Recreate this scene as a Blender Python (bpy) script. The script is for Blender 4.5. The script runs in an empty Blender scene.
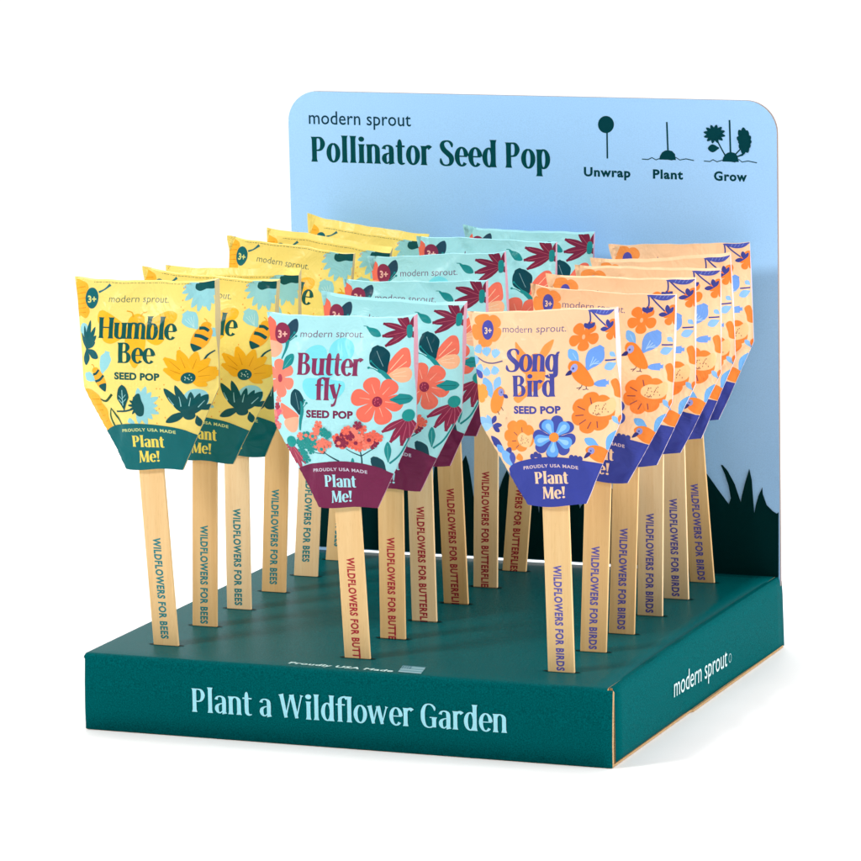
import bpy, bmesh, math, random
import numpy as np
from mathutils import Vector, Matrix
from mathutils.geometry import tessellate_polygon
random.seed(7)
S = bpy.context.scene
C = S.collection
PI = math.pi

# ------------------------------------------------------------------ camera
CM = Matrix(((0.93693325, 0.34931002, -0.0117727),
             (-0.04591097, 0.15639623, 0.98662678),
             (-0.34647983, 0.92386294, -0.16256998)))   # rows: right, up, forward
CT = Vector((1.01627899, -2.17260031, 0.55512671))
CF = 4531.744
cd = bpy.data.cameras.new('camera')
cam = bpy.data.objects.new('camera', cd)
C.objects.link(cam)
cd.sensor_width = 36
cd.lens = CF / 861 * 36
cd.clip_start = 0.05
cd.clip_end = 100
rot = Matrix((CM[0], CM[1], -CM[2])).transposed()
cam.matrix_world = Matrix.Translation(CT) @ rot.to_4x4()
S.camera = cam


def ray(x, y):
    v = Vector(((x - 430.5) / CF, -(y - 430.5) / CF, 1))
    return CM.transposed() @ v


def onplane(x, y, p0, n):
    """where the sight line of a photo point meets a plane of the display"""
    d = ray(x, y)
    return CT + d * ((p0 - CT).dot(n) / d.dot(n))


# ------------------------------------------------------------------ materials
def lin(h):
    h = h.lstrip('#')
    out = []
    for i in (0, 2, 4):
        c = int(h[i:i + 2], 16) / 255
        out.append(c / 12.92 if c <= 0.04045 else ((c + 0.055) / 1.055) ** 2.4)
    return out + [1]


MATS = {}


def base_mat(name):
    m = bpy.data.materials.new(name)
    m.use_nodes = True
    nt = m.node_tree
    return m, nt, nt.nodes['Principled BSDF']


def ink(hexc, kind='film'):
    """printed colour on film (wrapper), on card, or on wood"""
    key = (hexc, kind)
    if key in MATS:
        return MATS[key]
    m, nt, b = base_mat('%s_ink_%s' % (kind, hexc.lstrip('#').lower()))
    col = lin(hexc)
    tc = nt.nodes.new('ShaderNodeTexCoord')
    no = nt.nodes.new('ShaderNodeTexNoise')
    nt.links.new(tc.outputs['Object'], no.inputs['Vector'])
    mix = nt.nodes.new('ShaderNodeMixRGB')
    mix.blend_type = 'MULTIPLY'
    mix.inputs['Color1'].default_value = col
    ramp = nt.nodes.new('ShaderNodeValToRGB')
    bump = nt.nodes.new('ShaderNodeBump')
    if kind == 'film':
        no.inputs['Scale'].default_value = 900
        no.inputs['Detail'].default_value = 2
        ramp.color_ramp.elements[0].color = (.93, .93, .93, 1)
        ramp.color_ramp.elements[1].color = (1, 1, 1, 1)
        mix.inputs['Fac'].default_value = .6
        n2 = nt.nodes.new('ShaderNodeTexNoise')
        n2.inputs['Scale'].default_value = 75
        n2.inputs['Detail'].default_value = 3
        n2.inputs['Distortion'].default_value = .9
        nt.links.new(tc.outputs['Object'], n2.inputs['Vector'])
        nt.links.new(n2.outputs['Fac'], bump.inputs['Height'])
        bump.inputs['Strength'].default_value = .32
        bump.inputs['Distance'].default_value = .004
        b.inputs['Roughness'].default_value = .3
        b.inputs['Specular IOR Level'].default_value = .12
    elif kind == 'wood':
        mp = nt.nodes.new('ShaderNodeMapping')
        mp.inputs['Scale'].default_value = (900, 900, 60)
        nt.links.new(tc.outputs['Object'], mp.inputs['Vector'])
        nt.links.new(mp.outputs['Vector'], no.inputs['Vector'])
        no.inputs['Scale'].default_value = 1
        ramp.color_ramp.elements[0].position = .3
        ramp.color_ramp.elements[0].color = (1.5, 1.4, 1.3, 1)
        ramp.color_ramp.elements[1].position = .5
        ramp.color_ramp.elements[1].color = (1, 1, 1, 1)
        mix.inputs['Fac'].default_value = .3
        b.inputs['Roughness'].default_value = .7
    else:
        no.inputs['Scale'].default_value = 1500
        no.inputs['Detail'].default_value = 4
        k = (.55, 1.25) if kind in ('card', 'matt') else (.93, 1.04)
        ramp.color_ramp.elements[0].position = .33
        ramp.color_ramp.elements[1].position = .68
        ramp.color_ramp.elements[0].color = (k[0], k[0], k[0], 1)
        ramp.color_ramp.elements[1].color = (k[1], k[1], k[1], 1)
        mix.inputs['Fac'].default_value = .8
        nt.links.new(no.outputs['Fac'], bump.inputs['Height'])
        bump.inputs['Strength'].default_value = .35 if kind in ('card', 'matt') else .1
        bump.inputs['Distance'].default_value = .0006
        b.inputs['Roughness'].default_value = .27 if kind == 'card' else .5
        b.inputs['Specular IOR Level'].default_value = {'card': .016, 'matt': .004}.get(kind, .03)
    nt.links.new(no.outputs['Fac'], ramp.inputs['Fac'])
    nt.links.new(ramp.outputs['Color'], mix.inputs['Color2'])
    nt.links.new(mix.outputs['Color'], b.inputs['Base Color'])
    if kind in ('film', 'card', 'matt', 'board'):
        nt.links.new(bump.outputs['Normal'], b.inputs['Normal'])
    MATS[key] = m
    return m


def wood_mat(tone):
    m, nt, b = base_mat('birch_wood')
    tc = nt.nodes.new('ShaderNodeTexCoord')
    mp = nt.nodes.new('ShaderNodeMapping')
    mp.inputs['Scale'].default_value = (260, 120, 9)
    oi = nt.nodes.new('ShaderNodeObjectInfo')
    ad = nt.nodes.new('ShaderNodeVectorMath')
    ad.operation = 'ADD'
    sc = nt.nodes.new('ShaderNodeVectorMath')
    sc.operation = 'SCALE'
    sc.inputs[0].default_value = (31, 17, 47)
    nt.links.new(oi.outputs['Random'], sc.inputs['Scale'])
    nt.links.new(tc.outputs['Object'], mp.inputs['Vector'])
    nt.links.new(mp.outputs['Vector'], ad.inputs[0])
    nt.links.new(sc.outputs[0], ad.inputs[1])
    no = nt.nodes.new('ShaderNodeTexNoise')
    no.inputs['Scale'].default_value = 1
    no.inputs['Detail'].default_value = 6
    no.inputs['Roughness'].default_value = .65
    no.inputs['Distortion'].default_value = .5
    nt.links.new(ad.outputs[0], no.inputs['Vector'])
    r = nt.nodes.new('ShaderNodeValToRGB')
    r.color_ramp.elements[0].position = .3
    r.color_ramp.elements[1].position = .7
    r.color_ramp.elements[0].color = lin(['#E2B97F', '#E8C492', '#DAAE72'][tone])
    r.color_ramp.elements[1].color = lin(['#EBC992', '#F0D3A6', '#E4BE86'][tone])
    nt.links.new(no.outputs['Fac'], r.inputs['Fac'])
    # sparse darker flecks
    mp2 = nt.nodes.new('ShaderNodeMapping')
    mp2.inputs['Scale'].default_value = (1800, 1800, 160)
    nt.links.new(tc.outputs['Object'], mp2.inputs['Vector'])
    n2 = nt.nodes.new('ShaderNodeTexNoise')
    n2.inputs['Scale'].default_value = 1
    nt.links.new(mp2.outputs['Vector'], n2.inputs['Vector'])
    r2 = nt.nodes.new('ShaderNodeValToRGB')
    r2.color_ramp.elements[0].position = .28
    r2.color_ramp.elements[1].position = .42
    r2.color_ramp.elements[0].color = (.86, .8, .72, 1)
    r2.color_ramp.elements[1].color = (1, 1, 1, 1)
    nt.links.new(n2.outputs['Fac'], r2.inputs['Fac'])
    mx = nt.nodes.new('ShaderNodeMixRGB')
    mx.blend_type = 'MULTIPLY'
    mx.inputs['Fac'].default_value = .45
    nt.links.new(r.outputs['Color'], mx.inputs['Color1'])
    nt.links.new(r2.outputs['Color'], mx.inputs['Color2'])
    nt.links.new(mx.outputs['Color'], b.inputs['Base Color'])
    bu = nt.nodes.new('ShaderNodeBump')
    bu.inputs['Strength'].default_value = .2
    bu.inputs['Distance'].default_value = .0004
    nt.links.new(no.outputs['Fac'], bu.inputs['Height'])
    nt.links.new(bu.outputs['Normal'], b.inputs['Normal'])
    b.inputs['Roughness'].default_value = .6
    b.inputs['Specular IOR Level'].default_value = .3
    return m


def kraft_mat():
    m, nt, b = base_mat('kraft_corrugated_edge')
    tc = nt.nodes.new('ShaderNodeTexCoord')
    no = nt.nodes.new('ShaderNodeTexNoise')
    no.inputs['Scale'].default_value = 1600
    no.inputs['Detail'].default_value = 4
    nt.links.new(tc.outputs['Object'], no.inputs['Vector'])
    r = nt.nodes.new('ShaderNodeValToRGB')
    r.color_ramp.elements[0].position = .3
    r.color_ramp.elements[1].position = .7
    r.color_ramp.elements[0].color = lin('#8A6A45')
    r.color_ramp.elements[1].color = lin('#C9A472')
    nt.links.new(no.outputs['Fac'], r.inputs['Fac'])
    nt.links.new(r.outputs['Color'], b.inputs['Base Color'])
    b.inputs['Roughness'].default_value = .9
    return m


KRAFT = kraft_mat()
WOOD = [wood_mat(i) for i in range(3)]


# ------------------------------------------------------------------ tagging
def tag(o, label=None, cat=None, group=None, kind=None):
    if label: o['label'] = label
    if cat: o['category'] = cat
    if group: o['group'] = group
    if kind: o['kind'] = kind
    return o


def empty(name, loc):
    o = bpy.data.objects.new(name, None)
    o.empty_display_size = .02
    C.objects.link(o)
    o.location = loc
    return o


# ------------------------------------------------------------------ flat artwork: a list of (faces, colour)
# every face is a list of (x, y) points; y grows downwards on wrappers
class Art:
    def __init__(self, fmap=None, ky=1):
        self.shapes = []
        self.f = fmap or (lambda x, y: (x, y))

    def add(self, faces, col):
        faces = [f for f in faces if len(f) > 2]
        if faces:
            self.shapes.append((faces, col))

    def raw(self, pts, col):
        tri = tessellate_polygon([[Vector((p[0], p[1], 0)) for p in pts]])
        self.add([[pts[i] for i in t] for t in tri], col)

    def poly(self, pts, col):
        self.raw([self.f(*p) for p in pts], col)

    def blob(self, pts, col, n=6):
        self.poly(spline(pts, n, True), col)

    def ell(self, cx, cy, rx, ry, col, rot=0, n=28):
        c, s = math.cos(rot), math.sin(rot)
        self.poly([(cx + rx * math.cos(a) * c - ry * math.sin(a) * s,
                    cy + rx * math.cos(a) * s + ry * math.sin(a) * c)
                   for a in [2 * PI * i / n for i in range(n)]], col)

    def stroke(self, pts, w, col, n=5):
        """w: a number or a list of widths at the points"""
        ws = w if isinstance(w, (list, tuple)) else [w] * len(pts)
        if len(pts) > 2:
            q = spline([(p[0], p[1], ww) for p, ww in zip(pts, ws)], n, False)
        else:
            q = [(p[0], p[1], ww) for p, ww in zip(pts, ws)]
        self.add([[self.f(*p) for p in f] for f in strip(q)], col)

    def petal(self, p0, p1, w, col, bias=.6, tip=.15, rnd=False):
        """leaf or petal from base p0 to tip p1"""
        dx, dy = p1[0] - p0[0], p1[1] - p0[1]
        L = math.hypot(dx, dy) or 1
        nx, ny = -dy / L, dx / L
        prof = [(0, .12), (.15, .38), (.35, .78), (bias, 1), (.82, .72), (.94, .4), (1, tip * .5)]
        if rnd:
            prof = [(0, .2), (.3, .5), (.6, .93), (.76, 1), (.9, .8), (.97, .5), (1, .2)]
        l = [(p0[0] + dx * t + nx * w / 2 * k, p0[1] + dy * t + ny * w / 2 * k) for t, k in prof]
        r = [(p0[0] + dx * t - nx * w / 2 * k, p0[1] + dy * t - ny * w / 2 * k) for t, k in prof]
        self.poly(spline(l + r[::-1], 3, True), col)

    def flower(self, cx, cy, r, n, w, col, rot=0, sq=1, gap=.12, jit=.06, vein=None, cut=1.1):
        for i in range(n):
            a = rot + 2 * PI * i / n
            rr = r * (1 + random.uniform(-jit, jit))
            ax, ay = math.cos(a), math.sin(a)
            p0 = (cx + ax * r * gap, cy + ay * r * gap * sq)
            p1 = (cx + ax * rr, cy + ay * rr * sq)
            self.petal(p0, p1, min(w, cut * 1.5 * r * math.sin(PI / n)), col, rnd=True)
            if vein:
                self.stroke([(cx + ax * r * .3, cy + ay * r * .3 * sq), (cx + ax * r * .7, cy + ay * r * .7 * sq)], [r * .03, r * .012], vein)


def spline(pts, n, closed):
    out = []
    m = len(pts)
    rng = range(m) if closed else range(m - 1)
    for i in rng:
        if closed:
            p = [pts[(i + k) % m] for k in (-1, 0, 1, 2)]
        else:
            p = [pts[max(0, i - 1)], pts[i], pts[i + 1], pts[min(m - 1, i + 2)]]
        for j in range(n):
            t = j / n
            out.append(tuple(.5 * (2 * p[1][k] + (p[2][k] - p[0][k]) * t + (2 * p[0][k] - 5 * p[1][k] + 4 * p[2][k] - p[3][k]) * t * t
                                   + (3 * p[1][k] - p[0][k] - 3 * p[2][k] + p[3][k]) * t ** 3) for k in range(len(p[0]))))
    if not closed:
        out.append(tuple(pts[-1]))
    return out


def strip(q):
    """variable width ribbon through (x, y, w) points as quads"""
    L, Rr = [], []
    for i, (x, y, w) in enumerate(q):
        a = q[max(0, i - 1)]
        b = q[min(len(q) - 1, i + 1)]
        dx, dy = b[0] - a[0], b[1] - a[1]
        l = math.hypot(dx, dy) or 1
        nx, ny = -dy / l, dx / l
        L.append((x + nx * w / 2, y + ny * w / 2))
        Rr.append((x - nx * w / 2, y - ny * w / 2))
    return [[L[i], L[i + 1], Rr[i + 1], Rr[i]] for i in range(len(q) - 1)]


# ------------------------------------------------------------------ condensed flared display lettering (own glyphs)
XH = .76
TK, TH = .165, .068


def g_stem(x, y0, y1, w=TK, fb=1.45, ft=1.45):
    return [(x, y0, w * fb), (x, y0 + .05, w * (1 + (fb - 1) * .35)), (x, y0 + .13, w), (x, y1 - .13, w), (x, y1 - .05, w * (1 + (ft - 1) * .35)), (x, y1, w * ft)]


def g_arc(cx, cy, rx, ry, a0, a1, tk=TK, th=TH, n=14, p=1.4):
    out = []
    for i in range(n + 1):
        a = math.radians(a0 + (a1 - a0) * i / n)
        out.append((cx + rx * math.cos(a), cy + ry * math.sin(a), th + (tk - th) * abs(math.cos(a)) ** p))
    return out


def glyphs():
    G = {}
    h = XH / 2
    o = lambda x: g_arc(x, h, .15, h - .02, 90, 450)
    G['o'] = (.50, [g_arc(.25, h, .165, h - .02, 90, 450, n=26)])
    G['e'] = (.47, [g_arc(.25, h, .165, h - .02, 4, 318, n=22), [(.1, h + .015, .05), (.44, h + .015, .05)]])
    G['l'] = (.29, [g_stem(.145, 0, 1.08)])
    G['i'] = (.29, [g_stem(.145, 0, XH)])
    G['n'] = (.54, [g_stem(.125, 0, XH), g_arc(.27, XH - .21, .145, .19, 165, 0, n=12), g_stem(.415, 0, XH - .2, ft=1)])
    G['m'] = (.82, [g_stem(.125, 0, XH), g_arc(.265, XH - .21, .14, .19, 165, 0, n=12), g_stem(.405, 0, XH - .2, ft=1),
                    g_arc(.545, XH - .21, .14, .19, 165, 0, n=12), g_stem(.685, 0, XH - .2, ft=1)])
    G['u'] = (.55, [g_stem(.125, .2, XH, fb=1), g_arc(.27, .21, .145, .19, 180, 345, n=12), g_stem(.42, 0, XH)])
    G['r'] = (.40, [g_stem(.125, 0, XH), [(.15, XH - .2, .05), (.21, XH - .06, .09), (.29, XH - .03, .15), (.36, XH - .09, .17)]])
    G['t'] = (.37, [[(.16, 1.0, .02), (.16, .94, .11), (.16, XH, .165), (.16, .2, .165), (.19, .07, .15), (.25, .025, .09), (.34, .05, .04)], [(.02, XH - .04, .07), (.34, XH - .04, .07)]])
    G['f'] = (.36, [[(.42, .97, .15), (.35, 1.045, .11), (.26, 1.04, .08), (.19, .97, .13), (.165, .86, .165), (.165, .13, .165), (.165, .05, .18), (.165, 0, .24)], [(.02, XH - .04, .07), (.34, XH - .04, .07)]])
    bowl_r = lambda x: g_arc(x, h, .15, h - .02, 170, -170, n=20)
    bowl_l = lambda x: g_arc(x, h, .15, h - .02, 10, 350, n=20)
    G['b'] = (.52, [g_stem(.125, 0, 1.08, fb=1), g_arc(.27, h, .15, h - .02, 160, -160, n=20)])
    G['p'] = (.53, [g_stem(.125, -.3, XH), g_arc(.27, h, .15, h - .02, 160, -160, n=20)])
    G['d'] = (.54, [g_arc(.25, h, .15, h - .02, 20, 340, n=20), g_stem(.4, 0, 1.08)])
    G['a'] = (.49, [[(.09, XH - .17, .15), (.12, XH - .07, .09), (.21, XH - .025, .06), (.31, XH - .06, .11), (.36, XH - .18, .165), (.36, .12, .165), (.37, .04, .18), (.38, 0, .22)],
                    [(.34, .44, .045), (.22, .41, .06), (.125, .33, .13), (.105, .2, .165), (.14, .08, .12), (.22, .03, .06), (.31, .12, .05)]])
    G['g'] = (.54, [g_arc(.25, h, .15, h - .02, 20, 340, n=20), [(.4, XH - .02, .2), (.4, XH - .15, .165), (.4, -.05, .165), (.37, -.2, .13), (.26, -.27, .06), (.12, -.24, .1), (.08, -.15, .13)],
                    [(.4, XH - .06, .06), (.47, XH + .06, .1), (.52, XH + .1, .03)]])
    G['y'] = (.50, [[(.09, XH, .24), (.105, XH - .06, .18), (.26, .1, .15)], [(.44, XH, .16), (.42, XH - .07, .08), (.3, .15, .06), (.24, -.1, .08), (.17, -.23, .11), (.08, -.24, .14)]])
    G['P'] = (.56, [g_stem(.135, 0, 1), [(.14, .965, .06), (.27, .975, .06), (.38, .93, .11), (.44, .73, .17), (.38, .52, .11), (.27, .46, .06), (.14, .47, .06)]])
    G['B'] = (.60, [g_stem(.135, 0, 1), [(.14, .965, .06), (.27, .975, .06), (.37, .92, .11), (.41, .77, .16), (.36, .6, .1), (.25, .54, .06), (.14, .54, .06)],
                    [(.2, .54, .05), (.33, .53, .07), (.42, .46, .12), (.46, .28, .17), (.41, .09, .11), (.29, .03, .06), (.14, .035, .06)]])
    G['S'] = (.54, [[(.46, .74, .04), (.45, .86, .1), (.38, .96, .08), (.27, .985, .06), (.15, .93, .11), (.11, .8, .16), (.17, .64, .18), (.3, .5, .19), (.42, .36, .18), (.44, .2, .16), (.38, .06, .1), (.25, .015, .06), (.13, .05, .08), (.07, .15, .1), (.055, .29, .04)]])
    G['G'] = (.63, [[(.51, .73, .04), (.5, .84, .1), (.42, .95, .08), (.31, .985, .06), (.19, .92, .11), (.12, .72, .16), (.105, .5, .17), (.12, .28, .16), (.19, .08, .11), (.31, .015, .06), (.42, .05, .07), (.49, .12, .05)],
                    [(.49, .03, .16), (.49, .3, .165), (.49, .43, .2)], [(.34, .435, .05), (.59, .435, .05)]])
    G['H'] = (.68, [g_stem(.135, 0, 1), g_stem(.545, 0, 1), [(.15, .52, .06), (.53, .52, .06)]])
    G['W'] = (.92, [[(.09, 1, .24), (.115, .93, .17), (.26, .02, .14)], [(.25, .02, .06), (.42, .93, .065), (.43, 1, .1)], [(.46, 1, .22), (.48, .93, .17), (.64, .02, .14)], [(.63, .02, .06), (.8, .93, .06), (.82, 1, .15)]])
    G['w'] = (.76, [[(.08, XH, .22), (.1, XH - .06, .165), (.215, .02, .13)], [(.21, .02, .055), (.35, XH - .05, .06), (.36, XH, .08)], [(.37, XH, .19), (.395, XH - .06, .165), (.52, .02, .13)], [(.51, .02, .055), (.66, XH - .06, .06), (.68, XH, .14)]])
    G['M'] = (.78, [[(.1, 0, .17), (.105, .08, .08), (.13, .9, .07), (.13, 1, .12)], [(.14, 1, .2), (.18, .9, .16), (.37, .06, .12)], [(.37, .06, .06), (.58, .92, .07), (.6, 1, .1)], g_stem(.64, 0, 1)])
    G['!'] = (.28, [[(.14, 1.02, .19), (.14, .9, .18), (.14, .28, .06)]])
    G[' '] = (.24, [])
    return G


GL = glyphs()


def disc(cx, cy, r, n=14):
    return [[(cx + r * math.cos(2 * PI * i / n), cy + r * math.sin(2 * PI * i / n)) for i in range(n)]]


def serif_faces(s, track=0.0, bold=1.0):
    """faces per stroke for a line of display lettering, cap height 1"""
    out, x = [], 0
    for ch in s:
        w, strokes = GL[ch]
        for st in strokes:
            q = spline(st, 3, False) if 3 < len(st) < 19 and not is_stem(st) else st
            out.append([[(px + x, py) for px, py in f] for f in strip([(a, b, c * bold) for a, b, c in q])])
        if ch == 'i':
            out.append([[(px + x, py) for px, py in f] for f in disc(.145, .96, .105)])
        if ch == '!':
            out.append([[(px + x, py) for px, py in f] for f in disc(.14, .09, .095)])
        x += w + track
    return out, x - track


def is_stem(st):
    return all(abs(p[0] - st[0][0]) < 1e-6 for p in st)


_tc = {}


def sans_faces(s, bold=0.0, spacing=1.0):
    """triangles of a line in the built-in sans, cap height 1"""
    key = (s, bold, spacing)
    if key in _tc:
        return _tc[key]
    def mesh_of(t):
        cu = bpy.data.curves.new('t', 'FONT')
        cu.body = t
        cu.size = 1
        cu.offset = bold
        cu.space_character = spacing
        cu.resolution_u = 3
        o = bpy.data.objects.new('t', cu)
        C.objects.link(o)
        dg = bpy.context.evaluated_depsgraph_get()
        me = o.evaluated_get(dg).to_mesh()
        fs = [[(me.vertices[i].co.x, me.vertices[i].co.y) for i in p.vertices] for p in me.polygons]
        o.evaluated_get(dg).to_mesh_clear()
        bpy.data.objects.remove(o)
        bpy.data.curves.remove(cu)
        return fs
    H = mesh_of('H')
    ch = max(p[1] for f in H for p in f)
    fs = mesh_of(s)
    x0 = min(p[0] for f in fs for p in f)
    x1 = max(p[0] for f in fs for p in f)
    fs = [[((p[0] - x0) / ch, p[1] / ch) for p in f] for f in fs]
    _tc[key] = (fs, (x1 - x0) / ch)
    return _tc[key]


def text(art, kind, s, x0, x1, yb, cap, col, bow=0, bold=0.0, spacing=1.0, up=-1, place=None, slope=None):
    """fit a line between x0 and x1 with baseline yb; place maps (x, y) of the drawing to the surface"""
    place = place or art.f
    slope = getattr(art, 'slope', 0) if slope is None else slope
    if kind == 'serif':
        groups, w = serif_faces(s, spacing - 1, bold or 1.0)
    else:
        fs, w = sans_faces(s, bold, spacing)
        groups = [fs]
    kx = (x1 - x0) / w

    def P(p):
        x = x0 + p[0] * kx
        t = 2 * (x - x0) / (x1 - x0) - 1
        return place(x, yb + up * p[1] * cap + bow * t * t + slope * (x - x0))
    for g in groups:
        art.add([[P(p) for p in f] for f in g], col)


# ------------------------------------------------------------------ artwork -> mesh
def levels(shapes):
    """stack only where shapes overlap, so that later prints lie just over earlier ones"""
    boxes, lv = [], []
    for faces, col in shapes:
        xs = [p[0] for f in faces for p in f]
        ys = [p[1] for f in faces for p in f]
        b = (min(xs), max(xs), min(ys), max(ys))
        l = 0
        for (c, k) in zip(boxes, lv):
            if k >= l and b[0] < c[1] and b[1] > c[0] and b[2] < c[3] and b[3] > c[2]:
                l = k + 1
        boxes.append(b)
        lv.append(l)
    return lv


# ------------------------------------------------------------------ wrapper outline and prints (millimetres, y down)
OUT = [(-41, 0), (41, 0), (40.5, 30), (40, 57), (37.6, 62), (16.6, 102), (-16.6, 102), (-37.6, 62), (-40, 57), (-40.5, 30)]


def wrapper_art(kind):
    random.seed(11)
    if kind == 'bee':
        f = lambda X, Y: (((70 + X / 5.38) - 145.5 - .035 * ((265 + Y / 5.38) - 280)) * 82 / 138,
                          ((265 + Y / 5.38) - 281 - .05 * ((70 + X / 5.38) - 145.5)) * 102 / 191)
        O = 565
        bg, band, dk, gold = '#F0D978', '#0A6468', '#0C4F52', '#EFAE22'
        lb = '#8FCBD2'
    elif kind == 'but':
        f = lambda X, Y: (((260 + X / 5.218) - 341.5 - .044 * ((300 + Y / 5.218) - 316)) * 82 / 147,
                          ((300 + Y / 5.218) - 316.5 - .02 * ((260 + X / 5.218) - 341.5)) * 102 / 191)
        O = 522
        bg, band, dk = '#A9E2E8', '#73244A', '#0E4450'
    else:
        f = lambda X, Y: (((465 + X / 5.218) - 544.5 - .05 * ((295 + Y / 5.218) - 312)) * 82 / 146,
                          ((295 + Y / 5.218) - 313 - .045 * ((465 + X / 5.218) - 544.5)) * 102 / 192)
        O = 522
        bg, band, dk = '#F8CEA4', '#38439B', '#3F4694'
    A = Art(f)
    A.slope = {'bee': .065, 'but': .028, 'bird': .06}[kind]
    A.raw(OUT, bg)
    B = lambda pts: [(p[0], p[1] + O) for p in pts]
    if kind == 'bee':
        amb = '#EEB035'
        A.blob([(30, 90), (90, 85), (108, 110), (98, 140), (120, 175), (108, 205), (112, 240), (92, 270), (60, 255), (30, 250)], amb)
        for k in range(6):
            A.stroke([(38, 120 + k * 24), (92, 108 + k * 26)], [2, 4], '#D98E1B')
        A.stroke([(158, 135), (190, 122), (220, 98)], [12, 8, 16], '#2B6E77')
        A.ell(125, 165, 33, 55, '#17646B')
        text(A, 'sans', '3+', 104, 146, 185, 36, '#D8DC86', bold=.03)
        # top right pale flower hanging from a dark cap
        for p, w in (((605, 125), 26), ((600, 160), 24), ((618, 200), 26), ((655, 240), 28), ((690, 262), 26), ((722, 240), 26), ((752, 262), 26), ((775, 225), 26), ((640, 100), 24), ((790, 180), 24)):
            A.petal((715, 110), p, w * 1.5, lb)
        A.blob([(668, 132), (672, 108), (690, 104), (698, 84), (708, 102), (722, 84), (732, 102), (750, 88), (760, 104), (790, 100), (800, 125), (775, 145), (735, 140), (700, 150), (680, 146)], dk, 4)
        # big amber bee behind the title
        A.ell(375, 300, 46, 42, '#EFB52B')
        A.blob([(330, 330), (300, 300), (250, 262), (200, 232), (168, 238), (165, 280), (190, 330), (200, 390), (250, 410), (310, 380), (340, 350)], '#EFB52B')
        A.blob([(410, 330), (440, 300), (500, 262), (550, 250), (585, 268), (585, 300), (560, 330), (540, 370), (525, 410), (490, 428), (440, 400)], '#EFB52B')
        A.blob([(325, 340), (375, 325), (425, 345), (432, 430), (410, 500), (375, 548), (345, 505), (322, 430)], '#EFB52B')
        A.stroke([(355, 275), (345, 250), (318, 240)], [9, 6, 6], '#DDA126')
        A.stroke([(392, 275), (400, 258), (425, 250)], [9, 6, 6], '#DDA126')
        text(A, 'sans', 'modern sprout.', 218, 532, 188, 36, '#4C6A5B', bold=-.004)
        text(A, 'serif', 'Humble', 170, 592, 377, 112, '#11544F', spacing=.965, bold=1.04)
        text(A, 'serif', 'Bee', 280, 482, 515, 110, '#11544F', spacing=.965, bold=1.04)
        text(A, 'sans', 'SEED POP', 262, 508, 603, 38, '#11544F', bold=.05, spacing=1.05)
        # dark plant at the left edge
        A.ell(78, 330, 28, 36, lb)
        for p, w in (((120, 282), 28), ((152, 318), 28), ((158, 365), 28), ((150, 400), 26), ((84, 310), 18), ((62, 350), 20), ((168, 488), 46), ((88, 528), 40)):
            A.petal((92, 440), p, w, '#12595F')
        # small bee, left
        A.petal((190, 575), (228, 452), 66, lb, bias=.7, tip=.9)
        A.petal((150, 612), (82, 575), 52, lb, bias=.7, tip=.9)
        A.stroke([(143, 545), (138, 528), (125, 524)], 5, '#D89420')
        A.ell(152, 556, 22, 18, '#E6A62B')
        A.blob([(138, 560), (168, 545), (200, 585), (216, 630), (208, 668), (175, 650), (148, 610)], '#F0A830')
        A.stroke([(136, 578), (155, 572), (172, 552)], 13, dk)
        A.stroke([(150, 616), (178, 606), (200, 582)], 14, dk)
        A.blob([(172, 640), (212, 625), (215, 650), (206, 672)], dk, 4)
        # bee, right
        A.petal((696, 352), (625, 262), 80, lb, bias=.66, tip=.9)
        A.petal((745, 390), (800, 370), 52, lb, bias=.66, tip=.9)
        for k in range(4):
            A.stroke([(680, 345), (630 + 14 * k, 300 - 6 * k)], 2.5, '#B8DEDC')
        A.stroke([(738, 330), (740, 312), (725, 300)], 5, '#E0A02A')
        A.ell(738, 338, 27, 20, '#E6A62B')
        A.blob([(706, 348), (752, 345), (770, 375), (748, 430), (715, 462), (680, 468), (662, 430), (678, 380)], '#F0A62A')
        A.stroke([(704, 350), (730, 352), (752, 368)], 17, dk)
        A.stroke([(682, 386), (712, 394), (745, 416)], 19, dk)
        A.blob([(662, 430), (690, 440), (715, 458), (695, 470), (674, 472)], dk, 4)
        # big daisy
        A.stroke([(775, 478), (735, 505), (706, 570)], [7, 10, 7], dk)
        for p, w in (((528, 560), 52), ((530, 500), 56), ((602, 462), 60), ((690, 478), 58), ((748, 520), 54), ((778, 575), 56), ((775, 625), 50), ((735, 665), 46), ((565, 600), 46), ((820, 600), 40)):
            A.petal((655, 612), p, w, gold, bias=.62, tip=.5)
        for p in ((555, 515), (612, 500), (690, 515), (745, 560), (750, 610), (560, 565)):
            A.stroke([(655 + (p[0] - 655) * .45, 612 + (p[1] - 612) * .45), p], [3.5, 1.5], '#C97F12')
        A.ell(650, 616, 36, 31, '#0F5558')
        for k in range(9):
            A.ell(650 + random.uniform(-18, 18), 614 + random.uniform(-16, 16), 3, 3, '#BCD8C8', n=8)
        # lower plant, right
        A.ell(680, 172 + O, 62, 60, lb)
        for p, w in (((528, 100), 46), ((585, 86), 40), ((612, 128), 34), ((660, 128), 36), ((738, 150), 58), ((700, 140), 36), ((560, 150), 44)):
            A.petal((645, 262 + O), (p[0], p[1] + O), w, dk)
        A.petal((640, 235 + O), (528, 288 + O), 44, dk)
        A.petal((680, 262 + O), (690, 325 + O), 34, dk)
        A.petal((690, 225 + O), (775, 215 + O), 34, dk)
        A.ell(645, 258 + O, 30, 24, dk)
        for q in (((548, 150), (572, 195)), ((600, 150), (608, 205)), ((722, 180), (690, 215)), ((655, 160), (648, 205))):
            A.stroke(B(q), [2.5, 5], '#8FC5C6')
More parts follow.
